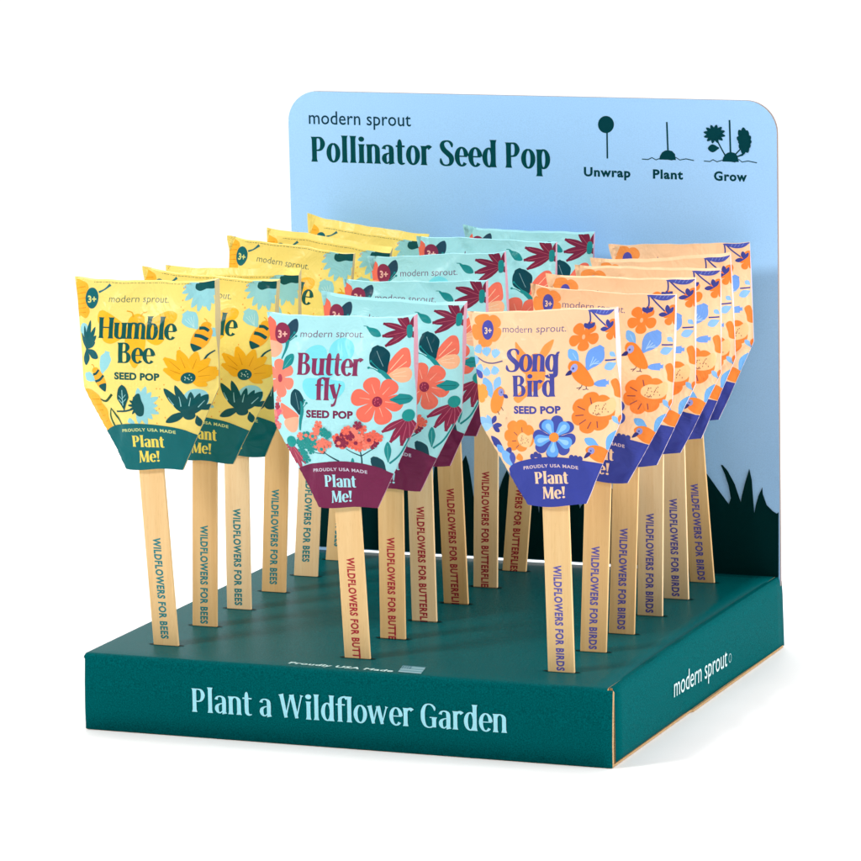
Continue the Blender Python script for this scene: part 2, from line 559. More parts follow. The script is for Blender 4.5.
        # sprig in the middle
        for k in range(9):
            a = math.radians(-95 + k * 24)
            A.petal((400, 190 + O), (400 + math.cos(a) * (92 + 14 * (k % 2)), 190 + O + math.sin(a) * (100 + 12 * (k % 2))), 34, lb)
        for k in range(5):
            a = math.radians(130 + k * 28)
            A.petal((392, 190 + O), (392 + math.cos(a) * 56, 190 + O + math.sin(a) * 58), 15, dk)
        A.blob(B([(372, 135), (398, 122), (410, 160), (422, 195), (416, 240), (390, 246), (366, 215), (358, 175)]), dk)
        A.stroke(B([(365, 205), (320, 216), (266, 218)]), 9, dk)
        A.stroke(B([(312, 215), (313, 190), (300, 160)]), 7, dk)
        A.petal((313, 205 + O), (302, 72 + O), 66, dk, bias=.5)
        A.stroke(B([(308, 185), (303, 100)]), 4, '#8FC5C6')
        for q in ((285, 130), (284, 150), (324, 125), (326, 148)):
            A.stroke(B([(305, q[1] + 22), q]), 3, '#8FC5C6')
        # amber flower, left edge of the taper
        A.blob(B([(60, 110), (110, 95), (165, 130), (180, 170), (210, 210), (214, 260), (230, 320), (190, 330), (120, 200)]), '#EDAE35')
        for k in range(5):
            A.stroke(B([(110 + 20 * k, 150 + 32 * k), (165 + 10 * k, 150 + 30 * k)]), [2, 4], '#D48B1A')
        A.stroke(B([(170, 150), (208, 160), (246, 122)]), [6, 13, 14], '#2C4F33')
        A.stroke(B([(232, 198), (226, 245), (240, 300)]), [5, 9, 9], '#33603F')
        A.stroke(B([(232, 200), (258, 240), (285, 292)]), [5, 10, 9], '#2A5A3E')
        A.blob(B([(325, 280), (340, 255), (360, 272), (362, 290)]), lb)
        for k in range(16):
            A.ell(*random.choice([(random.uniform(440, 530), random.uniform(640, 860)), (random.uniform(598, 640), random.uniform(120, 460))]), 3.2, 4.5, '#EE9A3C', n=8)
        u = -30
        while u < 26:
            w_ = random.uniform(.5, 2.2)
            A.raw([(u, .8), (u + w_, .8), (u + w_, 1.15), (u, 1.15)], '#8E8A55')
            u += w_ + random.uniform(.3, .8)
        A.poly(spline(B([(180, 335), (215, 312), (260, 296), (350, 288), (450, 296), (560, 318), (640, 352), (720, 400)]), 4, False) + B([(720, 640), (180, 640)]), band)
        tc, gx = '#E8D45C', 0
        text(A, 'sans', 'PROUDLY USA MADE', 285, 572, 324 + O, 17, '#C9D48A', bold=.03, bow=13, spacing=1.15)
        text(A, 'serif', 'Plant', 338, 512, 418 + O, 62, tc, bold=1.08)
        text(A, 'serif', 'Me!', 368, 482, 504 + O, 62, tc, bold=1.08)
    elif kind == 'but':
        cor, pea, mar, tl = '#F0705C', '#F7AF90', '#7B2643', '#1D8A8C'
        A.blob([(40, 100), (85, 110), (95, 150), (110, 200), (90, 215), (40, 205)], cor)
        A.blob([(40, 205), (100, 208), (122, 232), (112, 270), (75, 290), (40, 275)], pea)
        A.petal((140, 215), (192, 98), 62, '#27485C')
        A.stroke([(150, 200), (145, 240), (120, 298)], [22, 16, 8], tl)
        A.stroke([(160, 205), (190, 185)], [6, 4], tl); A.ell(194, 182, 7, 6, tl, n=10)
        A.stroke([(162, 192), (180, 168)], [6, 4], tl); A.ell(184, 165, 7, 6, tl, n=10)
        A.ell(122, 167, 38, 52, '#8E3350')
        text(A, 'sans', '3+', 100, 146, 187, 36, '#F2B7A8', bold=.03)
        text(A, 'sans', 'modern sprout.', 218, 546, 187, 35, '#74506E', bold=-.004)
        A.stroke([(540, 136), (560, 138), (575, 148)], [3, 5, 5], tl)
        A.petal((558, 142), (636, 190), 40, tl)
        for p, w in (((718, 82), 34), ((645, 122), 36), ((644, 190), 38), ((664, 240), 36), ((755, 70), 32), ((700, 215), 34), ((820, 90), 30), ((830, 200), 30)):
            A.petal((790, 165), p, w, mar, bias=.55, tip=.7)
        for p in ((665, 125), (664, 190), (684, 228), (730, 96)):
            A.stroke([(790, 165), p], [2, 3], '#B55468')
        A.blob([(775, 140), (800, 136), (806, 165), (800, 196), (776, 194)], tl)
        # pale butterfly behind the title
        cy = '#7BDDE9'
        A.petal((372, 400), (468, 205), 130, cy, rnd=True)
        A.petal((360, 400), (285, 235), 120, cy, rnd=True)
        A.petal((375, 400), (262, 470), 120, cy, rnd=True)
        A.petal((365, 405), (455, 480), 110, cy, rnd=True)
        text(A, 'serif', 'Butter', 212, 560, 377, 112, '#84345A', spacing=.965, bold=1.04)
        text(A, 'serif', 'fly', 314, 456, 508, 108, '#84345A', spacing=.965, bold=1.04)
        text(A, 'sans', 'SEED POP', 267, 518, 598, 38, '#74284C', bold=.05, spacing=1.05)
        # coral flower, left
        A.flower(112, 398, 88, 6, 66, '#F3846F', rot=.4, sq=1.15, gap=0)
        A.ell(112, 398, 13, 22, '#B13F52')
        A.petal((128, 352), (190, 272), 54, tl)
        A.stroke([(140, 338), (178, 292)], 3, '#66B9B8')
        # butterfly, left
        A.blob([(118, 530), (150, 540), (205, 572), (226, 592), (215, 605), (150, 612), (128, 580)], '#F4806A')
        A.blob([(150, 612), (215, 598), (226, 620), (214, 670), (180, 682), (150, 660), (140, 635)], pea)
        A.petal((232, 585), (204, 452), 82, dk, bias=.5)
        A.stroke([(208, 470), (228, 560)], 2.5, '#6D9CA5')
        A.stroke([(238, 515), (246, 560), (236, 620), (234, 668)], [8, 18, 16, 9], tl)
        A.stroke([(242, 560), (268, 528)], [5, 4], tl); A.ell(270, 524, 7, 6, tl, n=10)
        A.stroke([(240, 545), (256, 514)], [5, 4], tl); A.ell(258, 510, 7, 6, tl, n=10)
        # butterfly, right
        A.blob([(676, 362), (705, 300), (745, 256), (778, 250), (796, 275), (800, 340), (770, 362), (715, 400), (690, 395)], '#F3745F')
        A.blob([(690, 385), (740, 355), (790, 352), (806, 385), (790, 420), (750, 428), (712, 405)], '#F9B890')
        for q in (((700, 360), (760, 285)), ((715, 368), (780, 320)), ((715, 392), (780, 395)), ((710, 385), (775, 370))):
            A.stroke(list(q), 3, '#FBD3B0')
        A.petal((682, 372), (612, 240), 108, dk, bias=.55, tip=.5)
        A.stroke([(625, 262), (665, 340)], 2.5, '#7FA4AB')
        A.stroke([(640, 355), (670, 378), (700, 412), (720, 446)], [10, 22, 20, 7], tl)
        A.stroke([(655, 362), (625, 335), (604, 314)], [5, 4, 4], tl); A.ell(600, 312, 7, 6, tl, n=10)
        A.stroke([(652, 374), (620, 352), (595, 346)], [5, 4, 4], tl); A.ell(592, 345, 7, 6, tl, n=10)
        # big coral flower
        A.flower(638, 516, 130, 6, 122, cor, rot=.2, sq=1, gap=-.02, jit=.05, vein='#F9AE98', cut=.9)
        A.ell(638, 522, 25, 27, '#8E2C48')
        for k in range(8):
            A.ell(638 + random.uniform(-14, 14), 522 + random.uniform(-15, 15), 3, 4, '#C65468', n=8)
        A.petal((700, 515), (805, 515), 58, tl, bias=.45)
        A.stroke([(715, 515), (790, 515)], 3, '#0F6468')
        # cone flowers
        for p, w in (((660, 682), 36), ((700, 738), 38), ((752, 760), 38), ((795, 750), 36), ((835, 700), 34)):
            A.petal((785, 610), p, w, '#8A2A48', bias=.6, tip=.7)
            A.stroke([(785, 610), (785 + (p[0] - 785) * .8, 610 + (p[1] - 610) * .8)], [2, 3], '#C4607A')
        A.ell(786, 602, 30, 32, '#1E9490')
        for p, w in (((150, 822), 34), ((190, 850), 34), ((225, 885), 34), ((250, 850), 32), ((120, 770), 26)):
            A.petal((178, 745), p, w, '#A13A55', bias=.6, tip=.7)
            A.stroke([(178, 745), (178 + (p[0] - 178) * .8, 745 + (p[1] - 745) * .8)], [2, 3], '#D87C8A')
        A.ell(176, 732, 28, 30, '#1E9490')
        # clusters of blossom
        def cluster(cx, cy_, rx, ry, cols, n, r):
            for i in range(n):
                a = random.uniform(0, 2 * PI)
                rr = math.sqrt(random.random())
                px, py = cx + rx * rr * math.cos(a), cy_ + ry * rr * math.sin(a)
                c = random.choice(cols)
                ro = random.uniform(0, 2)
                A.flower(px, py, r, 5, r * .8, c, rot=ro, gap=0)
                if i % 2:
                    A.ell(px, py, r * .42, r * .42, random.choice(cols), n=10)
        A.stroke([(440, 832), (405, 812), (365, 785), (330, 760)], [9, 7, 5, 4], dk)
        A.stroke([(365, 790), (312, 786), (290, 760)], [5, 4, 4], dk)
        A.stroke([(368, 788), (366, 750), (376, 710)], [5, 4, 4], dk)
        cluster(270, 745, 42, 90, ['#23908C', '#F07C68', '#23908C'], 16, 23)
        cluster(345, 705, 50, 70, ['#23908C', '#F07C68', '#F07C68'], 16, 23)
        A.stroke([(556, 862), (556, 820), (550, 780)], [9, 7, 6], dk)
        A.stroke([(554, 806), (510, 785), (480, 765)], [6, 5, 4], dk)
        A.stroke([(554, 806), (600, 778), (625, 765)], [6, 5, 4], dk)
        cluster(540, 720, 112, 46, ['#EE6A58', '#8B2A47', '#F58470', '#EE6A58'], 34, 25)
        cluster(540, 675, 70, 34, ['#EE6A58', '#8B2A47', '#F58470'], 12, 23)
        cluster(98, 600, 26, 95, ['#E0677A', '#A6374F', '#F08A80'], 16, 20)
        A.petal((684, 845), (688, 735), 34, tl)
        A.stroke([(684, 835), (687, 755)], 2.5, '#5FB4B2')
        A.stroke([(690, 852), (735, 815), (765, 770), (790, 720)], [10, 9, 8, 6], tl)
        A.petal((670, 900), (606, 815), 62, dk, bias=.55, tip=.5)
        A.petal((508, 865), (510, 815), 18, tl)
        A.poly(spline([(190, 890), (215, 872), (290, 848), (420, 832), (530, 840), (620, 865), (690, 900), (740, 930)], 4, False) + [(740, 1160), (190, 1160)], band)
        tc = '#A5DFEA'
        text(A, 'sans', 'PROUDLY USA MADE', 290, 580, 880, 17, '#C9C4D4', bold=.03, bow=14, spacing=1.15)
        text(A, 'serif', 'Plant', 352, 522, 970, 62, tc, bold=1.08)
        text(A, 'serif', 'Me!', 385, 497, 1052, 60, tc, bold=1.08)
    else:
        org, blu, sky, lil = '#F2853A', '#3D4596', '#66A6EE', '#A9A6DC'
        # top left flower and badge
        A.flower(122, 165, 78, 5, 78, '#F5964C', rot=.5, sq=1.1, gap=-.1)
        A.ell(125, 165, 29, 50, '#5153B0')
        text(A, 'sans', '3+', 108, 144, 183, 32, '#F8D4B0', bold=.03)
        text(A, 'sans', 'modern sprout.', 205, 541, 183, 35, '#6A5A8C', bold=-.004)
        # pale bell sprig, left
        for (x, y, a) in ((75, 262, -2.2), (120, 278, -1.7), (172, 290, -1.4), (80, 352, 1.9), (122, 372, 1.6), (172, 366, 1.3), (60, 310, 3.0)):
            for k in (-.9, -.45, 0, .45, .9):
                A.petal((x - 20 * math.cos(a), y - 20 * math.sin(a)), (x + 30 * math.cos(a + k), y + 30 * math.sin(a + k)), 17, '#8DC4F2')
        A.stroke([(70, 300), (110, 325), (160, 334), (216, 325)], [5, 6, 6, 7], '#615B8C')
        A.petal((50, 360), (95, 408), 36, '#4A57B0')
        # top right bowl, stems and blossoms
        A.stroke([(655, 108), (660, 150), (655, 195)], 8, blu)
        A.stroke([(664, 112), (700, 150), (752, 195)], 8, blu)
        A.blob([(648, 108), (700, 104), (795, 100), (792, 118), (760, 134), (715, 134), (675, 122)], '#4C58B4')
        for k in range(4):
            A.stroke([(690 + 20 * k, 126), (700 + 22 * k, 108)], 2.5, '#7F9BE2')
        A.flower(634, 236, 74, 5, 76, org, rot=.3, gap=-.1, cut=.86)
        A.ell(632, 238, 8, 12, '#F8B98A')
        A.petal((655, 200), (630, 172), 22, blu); A.petal((655, 200), (684, 172), 22, blu); A.petal((655, 205), (655, 165), 18, blu)
        A.flower(788, 214, 54, 5, 58, org, rot=.9, gap=-.1, cut=.86)
        A.petal((765, 205), (715, 208), 24, blu); A.petal((765, 205), (755, 158), 26, blu)
        A.petal((765, 205), (790, 170), 20, blu)
        # amber bird behind the title
        A.blob([(280, 235), (310, 265), (345, 300), (400, 330), (405, 420), (360, 410), (310, 370), (290, 310)], '#F69A4E')
        A.blob([(484, 238), (470, 290), (440, 330), (415, 360), (408, 320), (430, 270), (455, 248)], '#F69A4E')
        A.blob([(380, 300), (430, 320), (450, 400), (430, 470), (380, 490), (345, 440), (350, 350)], '#F69A4E')
        A.blob([(360, 450), (400, 470), (340, 520), (300, 545), (275, 520), (300, 500)], '#F69A4E')
        text(A, 'serif', 'Song', 233, 522, 380, 114, '#4A4C9C', spacing=.965, bold=1.04)
        text(A, 'serif', 'Bird', 270, 503, 510, 108, '#4A4C9C', spacing=.965, bold=1.04)
        text(A, 'sans', 'SEED POP', 274, 525, 597, 38, '#45489A', bold=.05, spacing=1.05)
        # small bird, left
        A.petal((158, 515), (104, 408), 62, '#7DB6EE', bias=.6, tip=.5)
        A.petal((168, 475), (202, 405), 46, '#8ABEF0', bias=.6, tip=.5)
        A.flower(84, 485, 48, 5, 44, '#F5A04A', rot=.2, gap=-.1)
        A.blob([(170, 475), (205, 455), (228, 480), (222, 520), (205, 570), (178, 592), (150, 580), (146, 530)], '#F2913F')
        A.ell(208, 485, 16, 20, '#8C93D0'); A.ell(210, 484, 4, 5, blu, n=10)
        A.petal((218, 495), (245, 515), 20, blu)
        A.stroke([(185, 580), (195, 600)], 4, '#7B4A50'); A.stroke([(205, 560), (218, 580)], 4, '#7B4A50')
        # bird, right
        A.petal((618, 366), (566, 292), 48, '#76B2F0', bias=.62, tip=.5)
        A.petal((655, 405), (728, 292), 92, '#6FA0EC', bias=.62, tip=.6)
        for k in range(4):
            A.stroke([(672 + 4 * k, 388 - 4 * k), (690 + 13 * k, 340 + 12 * k)], 4, '#A9CFF6')
        A.stroke([(605, 345), (585, 312)], 3, '#A9CFF6')
        A.stroke([(632, 470), (628, 488), (605, 492)], 4, '#5A3C5A'); A.stroke([(628, 488), (615, 502)], 4, '#5A3C5A')
        A.stroke([(650, 478), (652, 500), (635, 502)], 4, '#5A3C5A'); A.stroke([(652, 500), (662, 505)], 4, '#5A3C5A')
        A.petal((680, 480), (758, 480), 40, '#6FA0EC', bias=.85, tip=1.5)
        A.blob([(564, 380), (575, 355), (605, 352), (632, 370), (662, 410), (688, 470), (678, 490), (640, 482), (600, 450), (580, 415), (572, 400)], '#EE8636')
        A.ell(594, 388, 17, 22, '#9DA6E2', rot=.4); A.ell(590, 390, 5, 6, blu, n=10)
        A.blob([(570, 398), (584, 404), (578, 420), (550, 422)], '#2F3276', 3)
        # right edge bits
        A.stroke([(745, 364), (800, 366)], 8, blu)
        A.petal((800, 385), (742, 405), 44, '#8ABEF0'); A.petal((800, 350), (770, 325), 26, '#8ABEF0')
        A.blob([(768, 475), (800, 470), (820, 560), (785, 555), (778, 520)], org)
        # big orange flower
        A.flower(680, 625, 108, 7, 112, org, rot=.15, gap=-.05, jit=.05)
        for a in (2.5, 3.1, 3.7, 4.6, 1.9, 1.3):
            A.stroke([(685 + 45 * math.cos(a), 630 + 45 * math.sin(a)), (680 + 82 * math.cos(a), 628 + 82 * math.sin(a))], 5, '#8C4650')
        A.blob([(668, 590), (700, 572), (740, 575), (775, 560), (790, 600), (772, 640), (730, 650), (690, 640), (666, 620)], '#FAC890')
        for k in range(22):
            A.ell(715 + random.uniform(-34, 38), 612 + random.uniform(-24, 26), 2.4, 4.5, '#9A6250', n=6)
        # smaller orange flower
        A.flower(300, 715, 88, 7, 84, '#F3903F', rot=.5, gap=-.05, jit=.06)
        for a in (2.3, 3.0, 3.8, 4.7):
            A.stroke([(320 + 38 * math.cos(a), 735 + 38 * math.sin(a)), (318 + 62 * math.cos(a), 733 + 62 * math.sin(a))], 4, '#8C4650')
        A.blob([(292, 720), (320, 698), (350, 715), (375, 710), (372, 740), (352, 775), (318, 772), (296, 750)], '#FAC890')
        for k in range(14):
            A.ell(328 + random.uniform(-24, 24), 735 + random.uniform(-22, 24), 2.2, 4, '#9A6250', n=6)
        # blue flower
        A.flower(487, 735, 112, 8, 62, '#4451A8', rot=.2, gap=.1, jit=.03)
        A.flower(487, 735, 100, 5, 62, sky, rot=.5, gap=.05, jit=.05)
        A.flower(487, 735, 84, 5, 26, '#97CBF8', rot=.5, gap=.3, jit=.05)
        A.ell(486, 734, 25, 25, '#F0923F')
        # lower right bird
        A.petal((700, 800), (640, 755), 42, '#6FAEEA', bias=.6, tip=.5)
        A.petal((735, 830), (792, 735), 60, '#6FAEEA', bias=.6, tip=.5)
        A.blob([(640, 812), (665, 795), (700, 800), (740, 830), (775, 880), (740, 900), (690, 885), (655, 850)], '#EE8636')
        A.ell(666, 822, 15, 18, '#8C93D0'); A.ell(664, 822, 4, 5, blu, n=10)
        A.blob([(646, 828), (664, 836), (650, 852), (630, 856)], '#2F3276', 3)
        A.petal((800, 720), (836, 655), 30, blu); A.petal((800, 700), (770, 655), 26, '#8ABEF0')
        A.ell(812, 675, 16, 20, org)
        # lower left leaves
        for p, q, w, c in (((150, 655), (60, 620), 50, '#8ABEF0'), ((150, 655), (70, 670), 46, '#9CCBF4'), ((150, 655), (120, 600), 30, '#8ABEF0'), ((148, 648), (175, 605), 28, blu), ((150, 655), (205, 655), 26, blu), ((150, 660), (190, 690), 26, blu),
                           ((205, 800), (135, 712), 48, blu), ((215, 820), (245, 775), 34, blu), ((205, 810), (165, 760), 42, sky), ((245, 880), (195, 790), 58, '#7DB6EE'), ((250, 870), (250, 800), 36, '#4A57B0')):
            A.petal(p, q, w, c)
        for x, y in ((365, 828), (385, 818), (402, 828), (568, 848), (590, 852), (612, 858)):
            A.ell(x, y, 13, 16, blu)
        A.blob([(270, 835), (290, 808), (310, 830), (300, 850)], '#F3903F')
        A.poly(spline([(220, 890), (250, 865), (320, 845), (430, 835), (560, 850), (650, 876), (715, 900), (760, 925)], 4, False) + [(760, 1160), (220, 1160)], band)
        tc = '#F9D2AC'
        text(A, 'sans', 'PROUDLY USA MADE', 308, 596, 882, 17, '#D9C2C4', bold=.03, bow=14, spacing=1.15)
        text(A, 'serif', 'Plant', 365, 543, 973, 62, tc, bold=1.08)
        text(A, 'serif', 'Me!', 400, 523, 1052, 60, tc, bold=1.08)
    return A


STEP = 2.0
U0, NU, V0, NV = -44.0, 46, -2.0, 56


def tessellate(A):
    """cut the stacked prints by one shared triangle grid, so that they follow the bent film exactly"""
    lv = levels(A.shapes)
    cols = []
    bm = bmesh.new()
    for (faces, col), l in zip(A.shapes, lv):
        if col not in cols:
            cols.append(col)
        ci = cols.index(col)
        for f in faces:
            vs = [bm.verts.new((p[0], p[1], l * 0.5)) for p in f]
            try:
                fc = bm.faces.new(vs)
                fc.material_index = ci
            except ValueError:
                pass
    bmesh.ops.remove_doubles(bm, verts=bm.verts, dist=1e-5)

    def cut(co, no, clear=False):
        bmesh.ops.bisect_plane(bm, geom=bm.verts[:] + bm.edges[:] + bm.faces[:], dist=1e-6, plane_co=co, plane_no=no, clear_outer=clear)
    n = len(OUT)
    for i in range(n):
        a, b = OUT[i], OUT[(i + 1) % n]
        cut((a[0], a[1], 0), (b[1] - a[1], -(b[0] - a[0]), 0), True)
    for i in range(1, NU):
        cut((U0 + i * STEP + .01, 0, 0), (1, 0, 0))
    for i in range(1, NV):
        cut((0, V0 + i * STEP + .01, 0), (0, 1, 0))
    for i in range(-8, NU + NV):
        cut((U0 + V0 + i * STEP + .02, 0, 0), (1, 1, 0))
    bmesh.ops.triangulate(bm, faces=[f for f in bm.faces if len(f.verts) > 4])
    bm.verts.ensure_lookup_table()
    bm.verts.index_update()
    V = [tuple(v.co) for v in bm.verts]
    slivers = [f for f in bm.faces if f.calc_area() < 1e-6]
    bmesh.ops.delete(bm, geom=slivers, context='FACES_ONLY')
    bm.faces.ensure_lookup_table()
    F = [([v.index for v in f.verts], f.material_index) for f in bm.faces]
    # outline loop of the base sheet, for the sides and the back
    E = [(e.verts[0].index, e.verts[1].index) for e in bm.edges if e.is_boundary and abs(e.verts[0].co.z) < 1e-6 and abs(e.verts[1].co.z) < 1e-6
         and e.link_faces[0].material_index == 0 and on_out(e.verts[0].co) and on_out(e.verts[1].co)]
    base = [i for i, f in enumerate(bm.faces) if f.material_index == 0 and all(abs(v.co.z) < 1e-6 for v in f.verts)]
    bm.free()
    return V, F, E, base, cols


def on_out(p):
    n = len(OUT)
    for i in range(n):
        a, b = OUT[i], OUT[(i + 1) % n]
        dx, dy = b[0] - a[0], b[1] - a[1]
        if abs((p.x - a[0]) * dy - (p.y - a[1]) * dx) / math.hypot(dx, dy) < .01:
            return True
    return False


def halfw(v):
    if v < 57:
        return 41 - v / 57
    if v < 62:
        return 40 - (v - 57) * .48
    return 37.6 - (v - 62) * 21 / 40


def sm(a, b, x):
    t = min(1, max(0, (x - a) / (b - a)))
    return t * t * (3 - 2 * t)


class Film:
    """the bent shape of one wrapper; every wrapper gets its own creases"""
    def __init__(self, seed, P):
        r = random.Random(seed)
        self.P = P
        self.cre = []
        for _ in range(5):      # soft folds running down from the top seam
            self.cre.append((r.uniform(-36, 36), r.uniform(-2, 10), r.uniform(1.2, 1.9) * r.choice([-1, 1]) * .55 + 1.57, r.uniform(14, 34), r.uniform(2.2, 4.5), r.uniform(-.8, .8)))
        for _ in range(5):      # folds around the belly
            self.cre.append((r.uniform(-36, 36), r.uniform(30, 75), r.uniform(0, PI), r.uniform(12, 30), r.uniform(2, 4), r.uniform(-.6, .6)))
        for sgn in (-1, 1):     # folds that radiate from the shoulders
            self.cre.append((sgn * 38, 57, (PI - .35 if sgn > 0 else .35) + r.uniform(-.3, .3), 24, 2.6, r.uniform(.4, .9)))
            self.cre.append((sgn * 22, 92, -PI / 2 - sgn * r.uniform(.1, .5), 24, 2.6, r.uniform(-.9, .9)))
        self.ph = [r.uniform(0, 6.28) for _ in range(6)]
        self.wl = r.uniform(.7, 1.3)
        self.horn = P.get('horn', r.uniform(.5, 1.2))
        self.cap = P.get('cap', 0)
        self.bend = r.uniform(-.6, .6)

    def edge(self, u, v):
        """half depth of the side fold"""
        top = (3.6 if u > 0 else 1.8) * self.P['gus']
        top = .1 + (top - .1) * max(sm(26, 41, abs(u)), sm(4, 26, v) * .6)
        return .45 + top * (1 - sm(20, 44, v)) + .9 * sm(0, 30, v) * (1 - sm(60, 95, v))

    def belly(self, u, v):
        hw = halfw(v)
        k = max(0, 1 - abs(u / hw) ** 2.4)
        prof = sm(0, 45, v) * (1 - sm(62, 104, v) * .92)
        return k * prof * 7.5 + 1.1 * (1 - k * .2) * sm(70, 102, v)

    def wr(self, u, v):
        y = 0
        for (cu, cv, a, L, w, A) in self.cre:
            du, dv = u - cu, v - cv
            s = du * math.cos(a) + dv * math.sin(a)
            t = -du * math.sin(a) + dv * math.cos(a)
            A *= 2.3
            if -4 < s < L:
                fall = math.sin(PI * min(1, max(0, (s + 4) / (L + 4)))) ** .7
                y += A * fall * math.exp(-abs(t) / w) * 1.0
        p = self.ph
        y += .75 * self.wl * math.sin(u * .11 + p[0]) * (1 - sm(0, 50, v))
        y += .28 * math.sin(u * .23 + v * .08 + p[1]) + .2 * math.sin(v * .21 - u * .1 + p[2])
        return y

    def pt(self, u, v, side, lift=0):
        P = self.P
        e = self.edge(u, v)
        b = self.belly(u, v)
        hw = halfw(v)
        # roll the print slightly round towards the side folds
        k = abs(u / hw)
        rnd = .9 * sm(.9, 1, k)
        x = u * (1 - .012 * sm(.9, 1, k))
        fade = 1 - .75 * sm(.93, 1, k)
        # round the stick the hem lies close and calm
        calm = 1 - .92 * sm(70, 90, v) * (1 - sm(10, 24, abs(u)))
        hug = .9 * sm(70, 98, v) * (1 - sm(7, 15, abs(u)))
        if side > 0:
            y = -(e + b - rnd) + self.wr(u, v) * fade * calm - hug
        else:
            y = (e + b * .8 - rnd) + self.wr(u, v) * fade * calm + hug
        z = -v
        # uneven top seam and the curled corner at its left end
        tp = 1 - sm(0, 9, v)
        z += tp * (.55 * math.sin(u * .05 + self.ph[3]) + .2 * math.sin(u * .17 + self.ph[4]) + .12 * math.sin(u * .41 + self.ph[5]))
        turn = 1.8 * sm(18, 42, u) * (1 - sm(40, 75, v))
        if side < 0:
            z += tp * (self.cap + .2)
            y += tp * self.cap * .25
        c = sm(30, 42, -u) * (1 - sm(0, 12, v))
        z += c * 1.7 * self.horn
        x -= c * 1.6 * self.horn
        y += c * (1.5 if side > 0 else -2.5) * self.horn
        c = sm(33, 42, u) * (1 - sm(0, 10, v))
        z += c * .5
        y += turn
        # bottom hem flares out of line a little
        bt = sm(88, 102, v)
        y -= bt * .9 * math.sin(u * .16 + self.ph[5]) * sm(6, 14, abs(u))
        z += bt * .5 * math.sin(u * .2 + self.ph[4])
        # left edge is pinched in slightly
        x += .8 * math.exp(-((v - 25) / 14) ** 2) * sm(25, 41, -u)
        y += self.bend * (v - 102) * (v - 20) / 900
        # place on its stick: width, yaw, roll
        x *= P['w']
        cy, sy = math.cos(P['yaw']), math.sin(P['yaw'])
        x, y = x * cy - y * sy, x * sy + y * cy
        cr, sr = math.cos(P['roll']), math.sin(P['roll'])
        z += 102                       # pivot at the hem
        x, z = x * cr + z * sr, -x * sr + z * cr
        y += P['tilt'] * z
        return Vector((x + P['bx'], y, z + P['zb'])) * .001


def build_wrapper(name, kind, tess, P, parent, seed, side_col):
    V, F, E, base, cols = tess
    fm = Film(seed, P)
    # the film is bent on a coarse grid; every print vertex is carried by the grid triangle it lies in
    gf = np.array([[fm.pt(U0 + i * STEP + .01, V0 + j * STEP + .01, 1) for j in range(NV + 1)] for i in range(NU + 1)])
    gb = np.array([[fm.pt(U0 + i * STEP + .01, V0 + j * STEP + .01, -1) for j in range(NV + 1)] for i in range(NU + 1)])
    du = np.gradient(gf, axis=0)
    dv = np.gradient(gf, axis=1)
    gn = np.cross(du, dv)
    gn /= np.linalg.norm(gn, axis=2, keepdims=True)
    gn *= np.where(gn[..., 1:2] > 0, -1, 1)
    UV = np.array(V)
    su = (UV[:, 0] - U0 - .01) / STEP
    sv = (UV[:, 1] - V0 - .01) / STEP
    iu = np.clip(np.floor(su).astype(int), 0, NU - 1)
    iv = np.clip(np.floor(sv).astype(int), 0, NV - 1)
    fu, fv = (su - iu)[:, None], (sv - iv)[:, None]
    lo = fu + fv <= 1

    def carry(g):
        a, b, c, d = g[iu, iv], g[iu + 1, iv], g[iu, iv + 1], g[iu + 1, iv + 1]
        return np.where(lo, a + (b - a) * fu + (c - a) * fv, d + (c - d) * (1 - fu) + (b - d) * (1 - fv))
    pf = carry(gf)
    pf[:, 1] -= UV[:, 2] * 2e-5
    pb_ = carry(gb)
    verts = [Vector(p) for p in pf.tolist()]
    norms = [Vector(p) for p in carry(gn).tolist()]
    faces = [f for f, m in F]
    mids = [m for f, m in F]
    mats = [ink(c) for c in cols]
    si = len(mats)
    mats.append(ink(side_col))
    nfront = len(faces)
    # orient the front faces towards the viewer's side (-y)
    for i, f in enumerate(faces):
        if sum(V[f[k - 1]][0] * V[f[k]][1] - V[f[k]][0] * V[f[k - 1]][1] for k in range(len(f))) > 0:
            faces[i] = f[::-1]
    back = {}
    for i in base:
        for k in F[i][0]:
            if k not in back:
                back[k] = len(verts)
                verts.append(Vector(pb_[k].tolist()))
                norms.append(None)
    for i in base:
        f = [back[k] for k in faces[i]][::-1]
        faces.append(f)
        mids.append(0)
    cx = Vector((P['bx'] * .001, 0, (P['zb'] + 55) * .001))
    for a, b in E:
        if a not in back or b not in back:
            continue
        q = [len(verts) + i for i in range(4)]
        pts = [verts[a], verts[b], verts[back[b]], verts[back[a]]]
        n = (pts[1] - pts[0]).cross(pts[2] - pts[1])
        if n.dot((pts[0] + pts[1]) / 2 - cx) < 0:
            pts = pts[::-1]
        verts += pts
        norms += [None] * 4
        top = V[a][1] < .5 and V[b][1] < .5
        faces.append(q)
        mids.append(0 if top or V[a][1] > 101 else si)
    # line of small print along the top fold
    me = bpy.data.meshes.new(name)
    me.from_pydata([tuple(v) for v in verts], [], faces)
    for m in mats:
        me.materials.append(m)
    me.polygons.foreach_set('material_index', mids)
    me.polygons.foreach_set('use_smooth', [True] * len(faces))
    me.update()
    vn = []
    for i, n in enumerate(norms):
        vn.append(tuple(n) if n is not None else tuple(me.vertices[i].normal))
    me.normals_split_custom_set_from_vertices(vn)
    o = bpy.data.objects.new(name, me)
    C.objects.link(o)
    o.parent = parent
    return o


